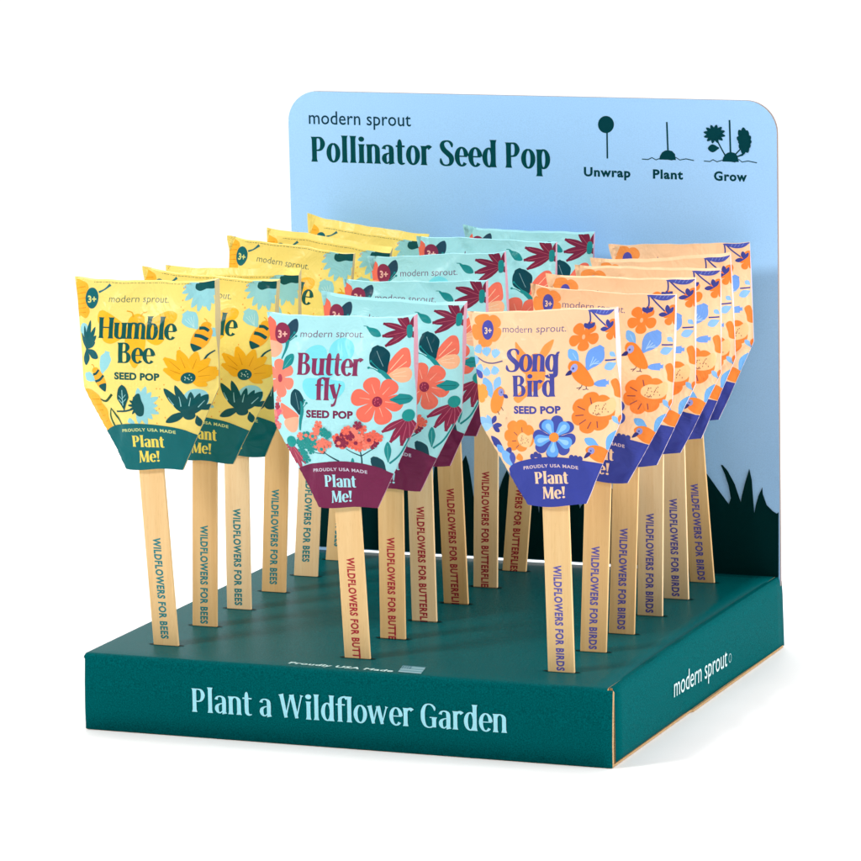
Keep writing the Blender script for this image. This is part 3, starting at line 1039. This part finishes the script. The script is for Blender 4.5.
# ------------------------------------------------------------------ stick
def build_stick(kind, s, ztop, tz, parent, seed, text_col, line, tlen, offs):
    """flat birch stick; s is its sideways lean, tz the height where the lettering starts"""
    rnd = random.Random(seed)
    W, T = 14.6, 2.0
    z0, z1 = -36, ztop
    prof = []
    for i in range(13):
        a = PI * i / 12
        prof.append((W / 2 * math.cos(a), z1 - W / 2 + W / 2 * math.sin(a)))
    for z in range(int(z1 - W / 2) - 6, int(z0 + W / 2) + 6, -10):
        prof.append((-W / 2, z))
    for i in range(13):
        a = PI + PI * i / 12
        prof.append((W / 2 * math.cos(a), z0 + W / 2 + W / 2 * math.sin(a)))
    bm = bmesh.new()
    bow = rnd.uniform(-.4, .4)

    def place(x, y, z):
        yy = y + bow * math.sin(PI * max(0, min(1, z / 130)))
        return Vector((x + s * z + .0, yy, z)) * .001
    vs = [bm.verts.new((x, 0, z)) for x, z in prof]
    f = bm.faces.new(vs)
    r = bmesh.ops.extrude_face_region(bm, geom=[f])
    ev = [v for v in r['geom'] if isinstance(v, bmesh.types.BMVert)]
    for v in ev:
        v.co.y += T
    for v in bm.verts:
        v.co.y -= T / 2
    bmesh.ops.recalc_face_normals(bm, faces=bm.faces)
    edges = [e for e in bm.edges if abs(e.verts[0].co.y - e.verts[1].co.y) < 1e-6]
    bmesh.ops.bevel(bm, geom=edges, offset=.32, segments=2, affect='EDGES', profile=.5)
    for k in range(-20, 200, 20):
        bmesh.ops.bisect_plane(bm, geom=bm.verts[:] + bm.edges[:] + bm.faces[:], plane_co=(0, 0, k), plane_no=(0, 0, 1))
    # lettering reading downwards
    fs, w = sans_faces(line, .04, 1.12)
    kx = tlen / sans_faces('WILDFLOWERS FOR BEES', .04, 1.12)[1]
    cap = 4.3
    for f in fs:
        vv = []
        for (px, py) in f:
            vv.append(bm.verts.new((offs - cap / 2 + py * cap, -T / 2 - .04, tz - px * kx)))
        fc = bm.faces.new(vv)
        fc.normal_update()
        if fc.normal.y > 0:
            fc.normal_flip()
        fc.material_index = 1
    me = bpy.data.meshes.new('stick')
    for v in bm.verts:
        v.co = place(*v.co)
    bm.to_mesh(me)
    bm.free()
    me.materials.append(WOOD[rnd.randrange(3)])
    me.materials.append(ink(text_col, 'wood'))
    o = bpy.data.objects.new('stick', me)
    C.objects.link(o)
    o.parent = parent
    return o


# ------------------------------------------------------------------ the pops
HB = .041958
XR = {'bee': .035, 'but': .1465, 'bird': .2615}
YR = [.032, .085, .134, .185, .234, .284]
ORD = ['front', 'second', 'third', 'fourth', 'fifth', 'rearmost']
# stick lean, centre of top (mm), top height, width factor, yaw (rad), lettering start height, cap (back flap height)
POPS = {
    'bee': [(-.068, -7.5, 199, 1.0, 0, 59.2, .3), (.022, 6.5, 195, .97, 0, 56.9, .3), (.002, .5, 190, .98, 0, 57.7, 3.5), (.041, 13, 200, .97, -.05, 60, 0),
            (.064, 19, 197, .93, -.05, 64, 3), (.09, 22, 197, .93, -.05, 64, 4)],
    'but': [(-.054, -6.5, 184, 1.0, .04, 54.7, .2), (-.003, 2, 185, 1.0, 0, 56.2, 1.2), (-.019, -2.5, 190, 1.02, 0, 64.7, 0), (-.039, -10.5, 197.5, 1.0, 0, 66, 0),
            (.017, 4, 201.5, 1.0, 0, 67.7, 0), (.086, 11, 200, .96, 0, 69, .8)],
    'bird': [(-.029, -9, 191, .98, 0, 57.1, .3), (.035, 7.5, 195.5, .98, 0, 57.8, 0), (.031, .5, 195.5, 1.02, 0, 58.8, .6), (.009, -.5, 194, 1.0, 0, 58, 1),
             (-.024, -9, 193, .98, 0, 57.8, 1.5), (-.077, -12.5, 196, 1.0, 0, 57.7, 0)]}
INFO = {
    'bee': ('yellow bee wrapper', 'left', '#BFAE80', '#0B777B', 'WILDFLOWERS FOR BEES', 55.5, 'yellow bee seed pops'),
    'but': ('aqua butterfly wrapper', 'middle', '#CF9AAE', '#A81A28', 'WILDFLOWERS FOR BUTTERFLIES', 52.5, 'aqua butterfly seed pops'),
    'bird': ('peach bird wrapper', 'right', '#D2C4D4', '#5750A2', 'WILDFLOWERS FOR BIRDS', 53.5, 'peach bird seed pops')}
EXTRA = {
    ('bee', 0): 'in front, nearest the left end of the box',
    ('but', 0): 'in front, just behind the small lettering on the deck',
    ('bird', 0): 'in front, nearest the right corner of the box'}
for kind in ('bee', 'but', 'bird'):
    desc, row, side_col, tcol, line, tlen, grp = INFO[kind]
    tess = tessellate(wrapper_art(kind))
    for i, (s, c, zt, w, yaw, tz, cap) in enumerate(POPS[kind]):
        t = empty('seed_pop', (XR[kind], YR[i], HB))
        if i == 0:
            lab = 'stick with %s, %s' % (desc, EXTRA[(kind, 0)])
        elif i == 5:
            lab = 'stick with %s, rearmost of the %s row, nearest the backboard' % (desc, row)
        else:
            lab = 'stick with %s, %s from the front in the %s row' % (desc, ORD[i], row)
        tag(t, lab, 'seed pop', grp)
        zb = zt - 102
        bx = s * zb + (2.5 if (kind, i) in (('bee', 0),) else .8)
        roll = math.atan2(c - bx, 102)
        rj = random.Random(40 + i * 3 + len(kind))
        P = dict(gus=[1, .75, .6, .45, .5, .35][i] * (.55 if kind == 'bird' and i else 1), tilt=rj.uniform(-.035, .035) if i else 0, w=w, yaw=yaw + (rj.uniform(-.05, .05) if i else 0), roll=roll, bx=bx, zb=zb, cap=cap, horn=[1.0, .7, 1.2, .9, 1.1, .6][(i + len(kind)) % 6])
        build_stick(kind, s, min(zt - 40, 150), tz, t, 50 + i * 7 + len(kind), tcol, line, tlen, -.1)
        build_wrapper('wrapper', kind, tess, P, t, 100 + i * 13 + len(kind) * 5, side_col)


# ------------------------------------------------------------------ the display box
W, D, TKS = .30, .3125, .0026
TEAL = '#00575A'
box = empty('display_box', (W / 2, D / 2, 0))
tag(box, 'dark teal cardboard counter display with a blue backboard, holding three rows of sticks', 'display box')
OFF = Vector((W / 2, D / 2, 0))


def add_art(bm, mats, A, org, ux, uy, n, lift=.00008, kind='board', flat_first=None):
    """lay flat prints on a panel: org + x*ux + y*uy, each level a hair above the last"""
    lv = levels(A.shapes)
    for (faces, col), l in zip(A.shapes, lv):
        m = ink(col, kind)
        if m not in mats:
            mats.append(m)
        mi = mats.index(m)
        for f in faces:
            try:
                fc = bm.faces.new([bm.verts.new(org + ux * p[0] + uy * p[1] + n * (lift + l * .00002) - OFF) for p in f])
            except ValueError:
                continue
            fc.normal_update()
            if fc.normal.dot(n) < 0:
                fc.normal_flip()
            fc.material_index = mi


def finish(name, bm, mats, smooth=False):
    me = bpy.data.meshes.new(name)
    bm.to_mesh(me)
    bm.free()
    for m in mats:
        me.materials.append(m)
    o = bpy.data.objects.new(name, me)
    C.objects.link(o)
    o.parent = box
    return o


def slab(bm, pts, thick, face_mi=0, edge_mi=1):
    """closed plate: pts outline (world), thick vector; big faces one material, edges another"""
    a = [bm.verts.new(p - OFF) for p in pts]
    b = [bm.verts.new(p + thick - OFF) for p in pts]
    f1 = bm.faces.new(a)
    f2 = bm.faces.new(b[::-1])
    f1.material_index = f2.material_index = face_mi
    n = len(pts)
    fs = [f1, f2]
    for i in range(n):
        f = bm.faces.new([a[i], b[i], b[(i + 1) % n], a[(i + 1) % n]])
        f.material_index = edge_mi
        fs.append(f)
    bmesh.ops.recalc_face_normals(bm, faces=fs)
    return fs


# front panel and deck are one folded sheet of corrugated card
def fold_sheet():
    R = .0030
    prof = []       # (y, z) outer line, from the bottom of the front up and back over the deck
    prof.append((-.0008, 0.0004))
    prof.append((-.0012, .012))
    prof.append((-.0008, .026))
    prof.append((0.0, HB - R))
    for i in range(1, 7):
        a = PI - (PI / 2) * i / 6
        prof.append((R + R * math.cos(a), HB - R + R * math.sin(a)))
    return prof


prof = fold_sheet()
XS = [0.0, .0004, .0012, .0024] + [.0024 + (W + .0002 - .0024) * i / 24 for i in range(1, 25)]
RC = .0024


def xoff(x):
    """the left end of the front is folded round a soft corner"""
    return 0 if x >= RC else RC - math.sqrt(max(0, RC * RC - (RC - x) ** 2))


bm = bmesh.new()
mats = [ink(TEAL, 'matt'), KRAFT]
front_prof = prof[:7]


def sheet(bm, P_, xs, inner):
    """skin of outer line P_ along xs with thickness, kraft on the cut ends"""
    G, Gi = [], []
    n = len(P_)
    for xi, x in enumerate(xs):
        row, rowi = [], []
        for k, (y, z) in enumerate(P_):
            z += ([-.0012, -.0004, -.0001] + [0] * 99)[xi] * sm(2, len(P_) - 1, k)
            a = P_[max(0, k - 1)]; b = P_[min(n - 1, k + 1)]
            dy, dz = b[0] - a[0], b[1] - a[1]
            l = math.hypot(dy, dz)
            ny, nz = dz / l, -dy / l
            row.append(bm.verts.new(Vector((x, y + xoff(x) * (1 if k < 5 else .0), z)) - OFF))
            rowi.append(bm.verts.new(Vector((x, y + xoff(x) + ny * TKS, z + nz * TKS)) - OFF))
        G.append(row); Gi.append(rowi)
    fs = []
    for i in range(len(xs) - 1):
        for k in range(n - 1):
            fs.append(bm.faces.new([G[i][k], G[i + 1][k], G[i + 1][k + 1], G[i][k + 1]]))
            fs.append(bm.faces.new([Gi[i][k], Gi[i][k + 1], Gi[i + 1][k + 1], Gi[i + 1][k]]))
    for i in range(len(xs) - 1):
        for k in (0, n - 1):
            f = bm.faces.new([G[i][k], Gi[i][k], Gi[i + 1][k], G[i + 1][k]]); f.material_index = 1; fs.append(f)
    for i, mi in ((0, 0), (len(xs) - 1, 1)):
        for k in range(n - 1):
            f = bm.faces.new([G[i][k], G[i][k + 1], Gi[i][k + 1], Gi[i][k]]); f.material_index = mi; fs.append(f)
    bmesh.ops.recalc_face_normals(bm, faces=fs)
    for f in fs:
        f.smooth = f.material_index == 0


def pxmap(p0, n):
    return lambda x, y: onplane(x, y, p0, n)


def art_on(bm, mats, fn, p0, ux, uy, n, kind='board', lift=.00008):
    """fn(A, place) draws; place(x, y) is a photo point carried onto the plane, in metres along ux, uy"""
    def place(x, y):
        q = onplane(x, y, p0, n) - p0
        return (q.dot(ux), q.dot(uy))
    A = Art(place)
    fn(A, place)
    add_art(bm, mats, A, p0, ux, uy, n, lift, kind)


X_, Y_, Z_ = Vector((1, 0, 0)), Vector((0, 1, 0)), Vector((0, 0, 1))


def line_text(A, kind, s, p0, p1, cap, col, bold=0, spacing=1.0, place=None):
    """text from plane point p0 to p1 (metres) with cap height"""
    dx, dy = p1[0] - p0[0], p1[1] - p0[1]
    L = math.hypot(dx, dy)
    ex, ey = (dx / L, dy / L), (-dy / L, dx / L)
    if kind == 'serif':
        groups, w = serif_faces(s, spacing - 1, bold or 1)
    else:
        fs, w = sans_faces(s, bold, spacing)
        groups = [fs]
    k = L / w
    for g in groups:
        A.add([[(p0[0] + ex[0] * p[0] * k + ey[0] * p[1] * cap, p0[1] + ex[1] * p[0] * k + ey[1] * p[1] * cap) for p in f] for f in g], col)


sheet(bm, front_prof, XS, True)


def front_art(A, pl):
    a, b = pl(191, 711.5), pl(508, 733)
    line_text(A, 'serif', 'Plant a Wildflower Garden', a, b, .0128, '#9CDBEA', bold=.82, spacing=.985)


art_on(bm, mats, front_art, Vector((0, -.0012, 0)), X_, Z_, -Y_, 'board')
o = finish('front_panel', bm, mats)

# deck
bm = bmesh.new()
mats = [ink(TEAL, 'card'), KRAFT, ink('#01201F', 'board')]
y0 = front_prof[-1][0]
deck_prof = prof[6:]
n0 = len(deck_prof)
G, Gi = [], []
YS = [p[0] for p in deck_prof] + [.0032 + (D - .0032) * i / 30 for i in range(1, 31)]
ZS = [p[1] for p in deck_prof] + [HB] * 30
xs = [0.0, .0005, .0012, .0024] + [.0024 + (W - .0024 - .0030) * i / 24 for i in range(1, 25)]
xz = [-.0012, -.0004, -.0001, 0] + [0] * 24
for x, dz in zip(xs, xz):
    G.append([bm.verts.new(Vector((x, y, z + dz - .0004 * math.exp(-((x - .15) / .1) ** 2) * math.sin(PI * min(1, y / D)))) - OFF) for y, z in zip(YS, ZS)])
    Gi.append([bm.verts.new(Vector((x, y + .0008, z - TKS)) - OFF) for y, z in zip(YS, ZS)])
fs = []
for i in range(len(xs) - 1):
    for k in range(len(YS) - 1):
        fs.append(bm.faces.new([G[i][k], G[i + 1][k], G[i + 1][k + 1], G[i][k + 1]]))
        fs.append(bm.faces.new([Gi[i][k], Gi[i][k + 1], Gi[i + 1][k + 1], Gi[i + 1][k]]))
    f = bm.faces.new([G[i][-1], Gi[i][-1], Gi[i + 1][-1], G[i + 1][-1]]); f.material_index = 1; fs.append(f)
for i in (0, len(xs) - 1):
    for k in range(len(YS) - 1):
        f = bm.faces.new([G[i][k], G[i][k + 1], Gi[i][k + 1], Gi[i][k]]); f.material_index = 0 if i == 0 else 1; fs.append(f)
bmesh.ops.recalc_face_normals(bm, faces=fs)
for f in fs:
    f.smooth = True


def deck_art(A, pl):
    # die-cut slots round the sticks
    for kx in XR.values():
        for ky in YR:
            x0, x1, yy = kx - .0103, kx + .0103, ky
            A.raw([(x0, yy - .0004), (x0 + .002, yy - .0015), (x1 - .002, yy - .0015), (x1, yy - .0004), (x1, yy + .0006), (x1 - .002, yy + .0018), (x0 + .002, yy + .0018), (x0, yy + .0006)], '#02211F')
    a, b = pl(288, 663.5), pl(392, 672)
    line_text(A, 'sans', 'Proudly USA Made', a, b, .0042, '#BCDCDA', bold=.035, spacing=1.08)
    p = [pl(398, 672), pl(421, 674), pl(426, 667.5), pl(403, 665.5)]
    A.raw(p, '#5F8C96')
    lerp = lambda s, t: tuple((p[0][k] * (1 - s) + p[1][k] * s) * (1 - t) + (p[3][k] * (1 - s) + p[2][k] * s) * t for k in (0, 1))
    for j in range(6):
        if j % 2 == 0:
            A.raw([lerp(0, j / 6 + .02), lerp(1, j / 6 + .02), lerp(1, (j + 1) / 6), lerp(0, (j + 1) / 6)], '#8DB0B8')
    A.raw([lerp(.02, .5), lerp(.42, .5), lerp(.42, .98), lerp(.02, .98)], '#4C7884')
    for a_ in (.12, .22, .32):
        for t in (.62, .82):
            q = lerp(a_, t)
            A.raw([(q[0] - .0004, q[1] - .0005), (q[0] + .0004, q[1] - .0005), (q[0] + .0004, q[1] + .0005), (q[0] - .0004, q[1] + .0005)], '#9CBCC4')


art_on(bm, mats, deck_art, Vector((0, 0, HB)), X_, Y_, Z_, 'board', .00012)
finish('deck', bm, mats)

# side panels, left and right: card plates with cut kraft edges
def side_panel(x_out, sgn, art=None):
    bm = bmesh.new()
    mats = [ink(TEAL, 'matt'), KRAFT]
    n = 24
    G, Gi = [], []
    zs = [0, .08, .25, .5, .75, .92, 1]
    for i in range(n + 1):
        t = i / n
        y = .0022 + (D + .003 - .0022) * t if sgn > 0 else .0034 + (D + .003 - .0034) * t
        zb = .0016 + (.0004 if abs(t - .42) > .02 else 0) - .0012 * sm(.42, .44, t)
        zt = HB - (.0002 if sgn > 0 else .0018) + .0009 * math.sin(PI * t) * (1 if sgn > 0 else .2)
        row, rowi = [], []
        for k in zs:
            z = zb + (zt - zb) * k
            bul = .0012 * math.sin(PI * k) * math.sin(PI * t) + (.0014 * (1 - k) * sm(.6, 1, t))
            # top edge leans inwards where it folds on to the deck
            top = -.0011 * sm(.88, 1, k)
            cor = .0
            yk = y + (.0012 + .0016 * (1 - k)) * (1 - t)
            row.append(bm.verts.new(Vector((x_out + sgn * (bul + top), yk, z)) - OFF))
            rowi.append(bm.verts.new(Vector((x_out - sgn * TKS + sgn * (bul + top), yk, z)) - OFF))
        G.append(row); Gi.append(rowi)
    fs = []
    for i in range(n):
        for k in range(len(zs) - 1):
            f = bm.faces.new([G[i][k], G[i + 1][k], G[i + 1][k + 1], G[i][k + 1]]); f.smooth = True; fs.append(f)
            fs.append(bm.faces.new([Gi[i][k], Gi[i][k + 1], Gi[i + 1][k + 1], Gi[i + 1][k]]))
        f = bm.faces.new([G[i][0], Gi[i][0], Gi[i + 1][0], G[i + 1][0]]); f.material_index = 1; fs.append(f)
        f = bm.faces.new([G[i][-1], G[i + 1][-1], Gi[i + 1][-1], Gi[i][-1]]); fs.append(f)
    for i in (0, n):
        for k in range(len(zs) - 1):
            f = bm.faces.new([G[i][k], G[i][k + 1], Gi[i][k + 1], Gi[i][k]]); f.material_index = 1; fs.append(f)
    bmesh.ops.recalc_face_normals(bm, faces=fs)
    if art:
        art_on(bm, mats, art, Vector((x_out + sgn * .0013, 0, 0)), Y_, Z_, X_ * sgn, 'board')
    return finish('side_panel', bm, mats)


def side_art(A, pl):
    line_text(A, 'sans', 'modern sprout', pl(674, 697.5), pl(727, 666), .0110, '#C9E4E6', bold=-.004)
    r = pl(730, 658)
    A.add([[(r[0] + (.0022 + d) * math.cos(a), r[1] + (.0022 + d) * math.sin(a)) for d, a in ((0, 2 * PI * i / 12), (.0004, 2 * PI * i / 12), (.0004, 2 * PI * (i + 1) / 12), (0, 2 * PI * (i + 1) / 12))] for i in range(12)], '#A9CFD2')


side_panel(W, 1, side_art)
side_panel(.0012, -1)

# kraft base sheet, its cut edge shows under the panels
bm = bmesh.new()
z = .0003
pts = [Vector((.001, .0015, z)), Vector((W - .0001, -.0004, z)), Vector((W + .0002, .135, z)), Vector((W + .0014, .137, z)), Vector((W + .0016, D, z)), Vector((.001, D, z))]
slab(bm, pts, Vector((0, 0, .0012)), 0, 0)
finish('base_sheet', bm, [KRAFT])

# ------------------------------------------------------------------ backboard
YB = D - .0008
TOPZ = .3190
# the board tips forward very slightly: plane through its foot with normal nb
nb = Vector((0, -1, -.030)).normalized()
pb = Vector((0, YB, HB))
upb = Vector((0, -.030, 1)).normalized()
bm = bmesh.new()
mats = [ink('#A4D2FF', 'board'), ink('#8A7A74', 'board')]
r = .0185
Hh = TOPZ - HB
outl = []
bot = .0
# foot with a shallow relief that lets the light through behind the sticks
for x, zz in ((0, -.03), (0, Hh - r)):
    outl.append((x, zz))
for i in range(1, 12):
    a = PI - PI / 2 * i / 12
    outl.append((r + r * math.cos(a), Hh - r + r * math.sin(a)))
outl.append((r, Hh)); outl.append((W - r, Hh))
for i in range(1, 12):
    a = PI / 2 - PI / 2 * i / 12
    outl.append((W - r + r * math.cos(a), Hh - r + r * math.sin(a)))
outl += [(W, Hh - r), (W, -.03), (W - .022, -.03), (W - .022, .0002), (W - .0235, .0016), (W - .028, .0016), (W - .030, .0002), (W - .040, -.03),
         (W - .088, -.03), (W - .088, .0016), (.017, .0014), (.015, -.03)]
thick = Vector((0, .0026, 0))
slab(bm, [pb + X_ * x + upb * z for x, z in outl], thick)


def board_art(A, pl):
    dk = '#003A3A'
    g = '#00282A'
    # grass silhouette along the foot
    top = [pl(301, 452), pl(306, 440), pl(312, 455), pl(318, 438), pl(325, 452), pl(332, 430), pl(338, 446), pl(346, 436), pl(352, 455), pl(362, 440), pl(374, 470), pl(384, 452), pl(396, 476), pl(404, 465), pl(414, 490),
           pl(424, 470), pl(432, 482), pl(440, 472), pl(446, 500)]
    blades = [(436, 500, 443, 470), (455, 498, 470, 458), (470, 500, 488, 478), (492, 505, 505, 478), (505, 500, 515, 462), (528, 505, 540, 470), (545, 505, 534, 488), (556, 505, 565, 480)]
    def blade(xb0, xb1, yb, xt, yt, bend):
        L, R_ = [], []
        for i in range(9):
            t = i / 8
            cx = (xb0 + xb1) / 2 + (xt - (xb0 + xb1) / 2) * t + bend * math.sin(PI * t)
            w = (xb1 - xb0) / 2 * (1 - t) ** .75
            y = yb + (yt - yb) * t
            L.append(pl(cx - w, y)); R_.append(pl(cx + w, y))
        return L + R_[::-1]
    # left thicket
    B_ = [(296, 318, 520, 303, 420, 2), (306, 330, 520, 322, 400, -3), (322, 350, 530, 338, 425, 3), (340, 372, 530, 360, 410, 2), (362, 396, 530, 372, 440, -3), (385, 420, 535, 408, 430, 3), (405, 440, 535, 418, 460, -2),
          (425, 462, 540, 436, 458, 3), (440, 482, 540, 466, 455, -2), (470, 500, 545, 478, 492, -2), (480, 520, 545, 507, 470, 2), (505, 545, 545, 531, 448, -3), (535, 560, 550, 541, 492, 2), (545, 585, 550, 568, 470, 2), (575, 610, 550, 585, 500, -3), (590, 625, 552, 612, 488, 2),
          (620, 650, 555, 640, 480, 3), (640, 672, 558, 650, 500, -3)]
    x0, x1 = pl(302.5, 540)[0], None
    for b in B_:
        q = [(max(.0012, p[0]), p[1]) for p in blade(*b)]
        A.raw(q, g)
    # right tuft as in the photo: mound, curled blade, two pointed blades
    sil = [(660, 505), (672, 482), (688, 470), (700, 466), (706, 472), (718, 489), (729, 504), (731, 498), (729, 486), (725, 474), (721, 465), (723, 465), (728, 471), (735, 484), (741, 502), (742, 496), (745, 484), (749.5, 468.5), (752, 480), (753.5, 500), (754.5, 513),
           (756, 505), (758.5, 496), (762.5, 487), (763, 494), (767, 505), (773, 511), (777, 513.5), (778.8, 512)]
    lo = [(778.8, 577), (640, 572), (640, 520)]
    A.poly(sil + lo, g)
    # solid foot
    low = [(302.5, 505), (360, 510), (450, 522), (540, 530), (640, 535), (665, 520), (665, 574), (612, 571), (302.5, 551)]
    q = [pl(*p) for p in low]
    q = [(max(.0012, a), b if b > .001 else .0022) for a, b in q]
    A.raw(q, g)
    # writing
    line_text(A, 'sans', 'modern sprout', pl(309, 123.8), pl(411, 126.3), .0078, '#0A3A4C', bold=.004, spacing=1.02)
    line_text(A, 'serif', 'Pollinator Seed Pop', pl(311, 161.5), pl(551, 169), .0148, '#02464A', bold=1.05, spacing=1.015)
    i_ = '#033D45'
    line_text(A, 'sans', 'Unwrap', pl(584, 175.8), pl(630.5, 177.2), .0052, i_, bold=.035, spacing=1.12)
    line_text(A, 'sans', 'Plant', pl(653, 178.2), pl(683, 179.2), .0052, i_, bold=.035, spacing=1.12)
    line_text(A, 'sans', 'Grow', pl(714, 180.2), pl(747, 181.2), .0052, i_, bold=.035, spacing=1.12)
    A.ell(606, 124.5, 8, 8.6, i_)
    A.stroke([(607, 130), (607.4, 158.5)], 1.5, i_)
    # planting
    A.stroke([(666.8, 122), (668, 152)], 1.6, i_)
    A.poly([(659.5, 159.5), (660, 156), (662, 152.5), (665, 150.6), (668, 150), (672, 151), (675, 154), (676, 160)], i_)
    A.add([[A.f(*p) for p in f] for f in strip([(642, 159, .9), (648, 159.5, .9), (652, 157.6, .9), (656, 159.8, .9), (661, 158, .9), (672, 160, .9), (676, 157.5, .9), (680, 160, .9), (686, 158.8, .9), (694, 160.5, .9)])], i_)
    # growing
    A.stroke([(729.5, 120), (730.6, 155)], 1.7, i_)
    A.poly([(722.5, 161.5), (723, 158), (725, 154.5), (728, 152.6), (731, 152), (735, 153), (737.5, 156), (739, 162)], i_)
    A.add([[A.f(*p) for p in f] for f in strip([(704, 161, .9), (710, 161.5, .9), (713, 159.6, .9), (717, 161.8, .9), (723, 160, .9), (735, 162, .9), (739, 159.5, .9), (742, 162, .9), (748, 161, .9), (757, 162.8, .9)])], i_)
    A.stroke([(725, 155), (719, 144), (716, 137)], 1.3, i_)
    A.stroke([(734, 156), (742, 147), (744, 141)], 1.3, i_)
    A.stroke([(735, 157.5), (743, 154.5)], [.8, 2.2], i_)
    for k in range(12):
        a = 2 * PI * k / 12 + .2
        A.petal((714.5, 134), (714.5 + 11 * math.cos(a), 134 + 9.5 * math.sin(a)), 3.8, i_)
    A.ell(714.5, 134, 5.6, 5.2, i_)
    A.petal((719, 148), (708, 148.5), 8, i_)
    for k, (a, L) in enumerate(((-2.2, 12), (-1.7, 12), (-1.2, 10), (-.5, 9), (.1, 9), (.7, 9), (1.2, 11), (1.7, 12), (2.3, 9), (3.0, 8), (-2.8, 10))):
        A.petal((744.5, 141), (744.5 + L * .8 * math.cos(a), 141 + L * 1.15 * math.sin(a)), 6, i_)
    A.ell(744.5, 141, 5, 7, i_)


art_on(bm, mats, board_art, pb, X_, upb, nb, 'board')
o = finish('backboard', bm, mats)

# ------------------------------------------------------------------ table / studio floor
def floor():
    m, nt, b = base_mat('white_studio_floor')
    no = nt.nodes.new('ShaderNodeTexNoise')
    no.inputs['Scale'].default_value = 3
    r = nt.nodes.new('ShaderNodeValToRGB')
    r.color_ramp.elements[0].color = (.94, .94, .94, 1)
    r.color_ramp.elements[1].color = (.96, .96, .96, 1)
    nt.links.new(no.outputs['Fac'], r.inputs['Fac'])
    nt.links.new(r.outputs['Color'], b.inputs['Base Color'])
    b.inputs['Roughness'].default_value = .55
    b.inputs['Specular IOR Level'].default_value = .2
    bm = bmesh.new()
    bmesh.ops.create_grid(bm, x_segments=8, y_segments=8, size=1.6)
    bmesh.ops.translate(bm, verts=bm.verts, vec=(.2, -.25, 0))
    me = bpy.data.meshes.new('table_surface')
    bm.to_mesh(me)
    bm.free()
    me.materials.append(m)
    o = bpy.data.objects.new('table_surface', me)
    C.objects.link(o)
    tag(o, 'plain white studio surface under the display', kind='structure')
    return o


floor()

# ------------------------------------------------------------------ light
wd = bpy.data.worlds.new('World')
S.world = wd
wd.use_nodes = True
nt = wd.node_tree
bg = nt.nodes['Background']
tc = nt.nodes.new('ShaderNodeTexCoord')
sep = nt.nodes.new('ShaderNodeSeparateXYZ')
nt.links.new(tc.outputs['Generated'], sep.inputs[0])
# a white studio: bright behind and above the subject, dimmer behind the camera
mr = nt.nodes.new('ShaderNodeMapRange')
mr.interpolation_type = 'SMOOTHSTEP'
mr.inputs['From Min'].default_value = -.75
mr.inputs['From Max'].default_value = .45
mr.inputs['To Min'].default_value = .26
mr.inputs['To Max'].default_value = 1.12
nt.links.new(sep.outputs['Y'], mr.inputs['Value'])
nt.links.new(mr.outputs['Result'], bg.inputs['Strength'])
bg.inputs['Color'].default_value = (1, 1, 1, 1)


def area(name, loc, target, size, power, color=(1, 1, 1)):
    l = bpy.data.lights.new(name, 'AREA')
    l.shape = 'RECTANGLE'
    l.size, l.size_y = size
    l.energy = power
    l.color = color
    o = bpy.data.objects.new(name, l)
    C.objects.link(o)
    o.location = loc
    o.rotation_euler = (Vector(target) - Vector(loc)).to_track_quat('-Z', 'Y').to_euler()
    return o


area('key_softbox', (-.95, -1.15, 1.45), (.15, .12, .12), (.42, .42), 31, (1, .985, .96))
area('side_softbox', (1.9, .1, .55), (.2, .15, .1), (.7, .7), 22)
area('top_softbox', (.1, 1.15, 1.9), (.2, .7, 0), (1.6, .9), 19)

S.view_settings.view_transform = 'Standard'
S.view_settings.look = 'None'
S.view_settings.exposure = 0
S.view_settings.gamma = 1
S.render.engine = 'CYCLES'
S.cycles.max_bounces = 8
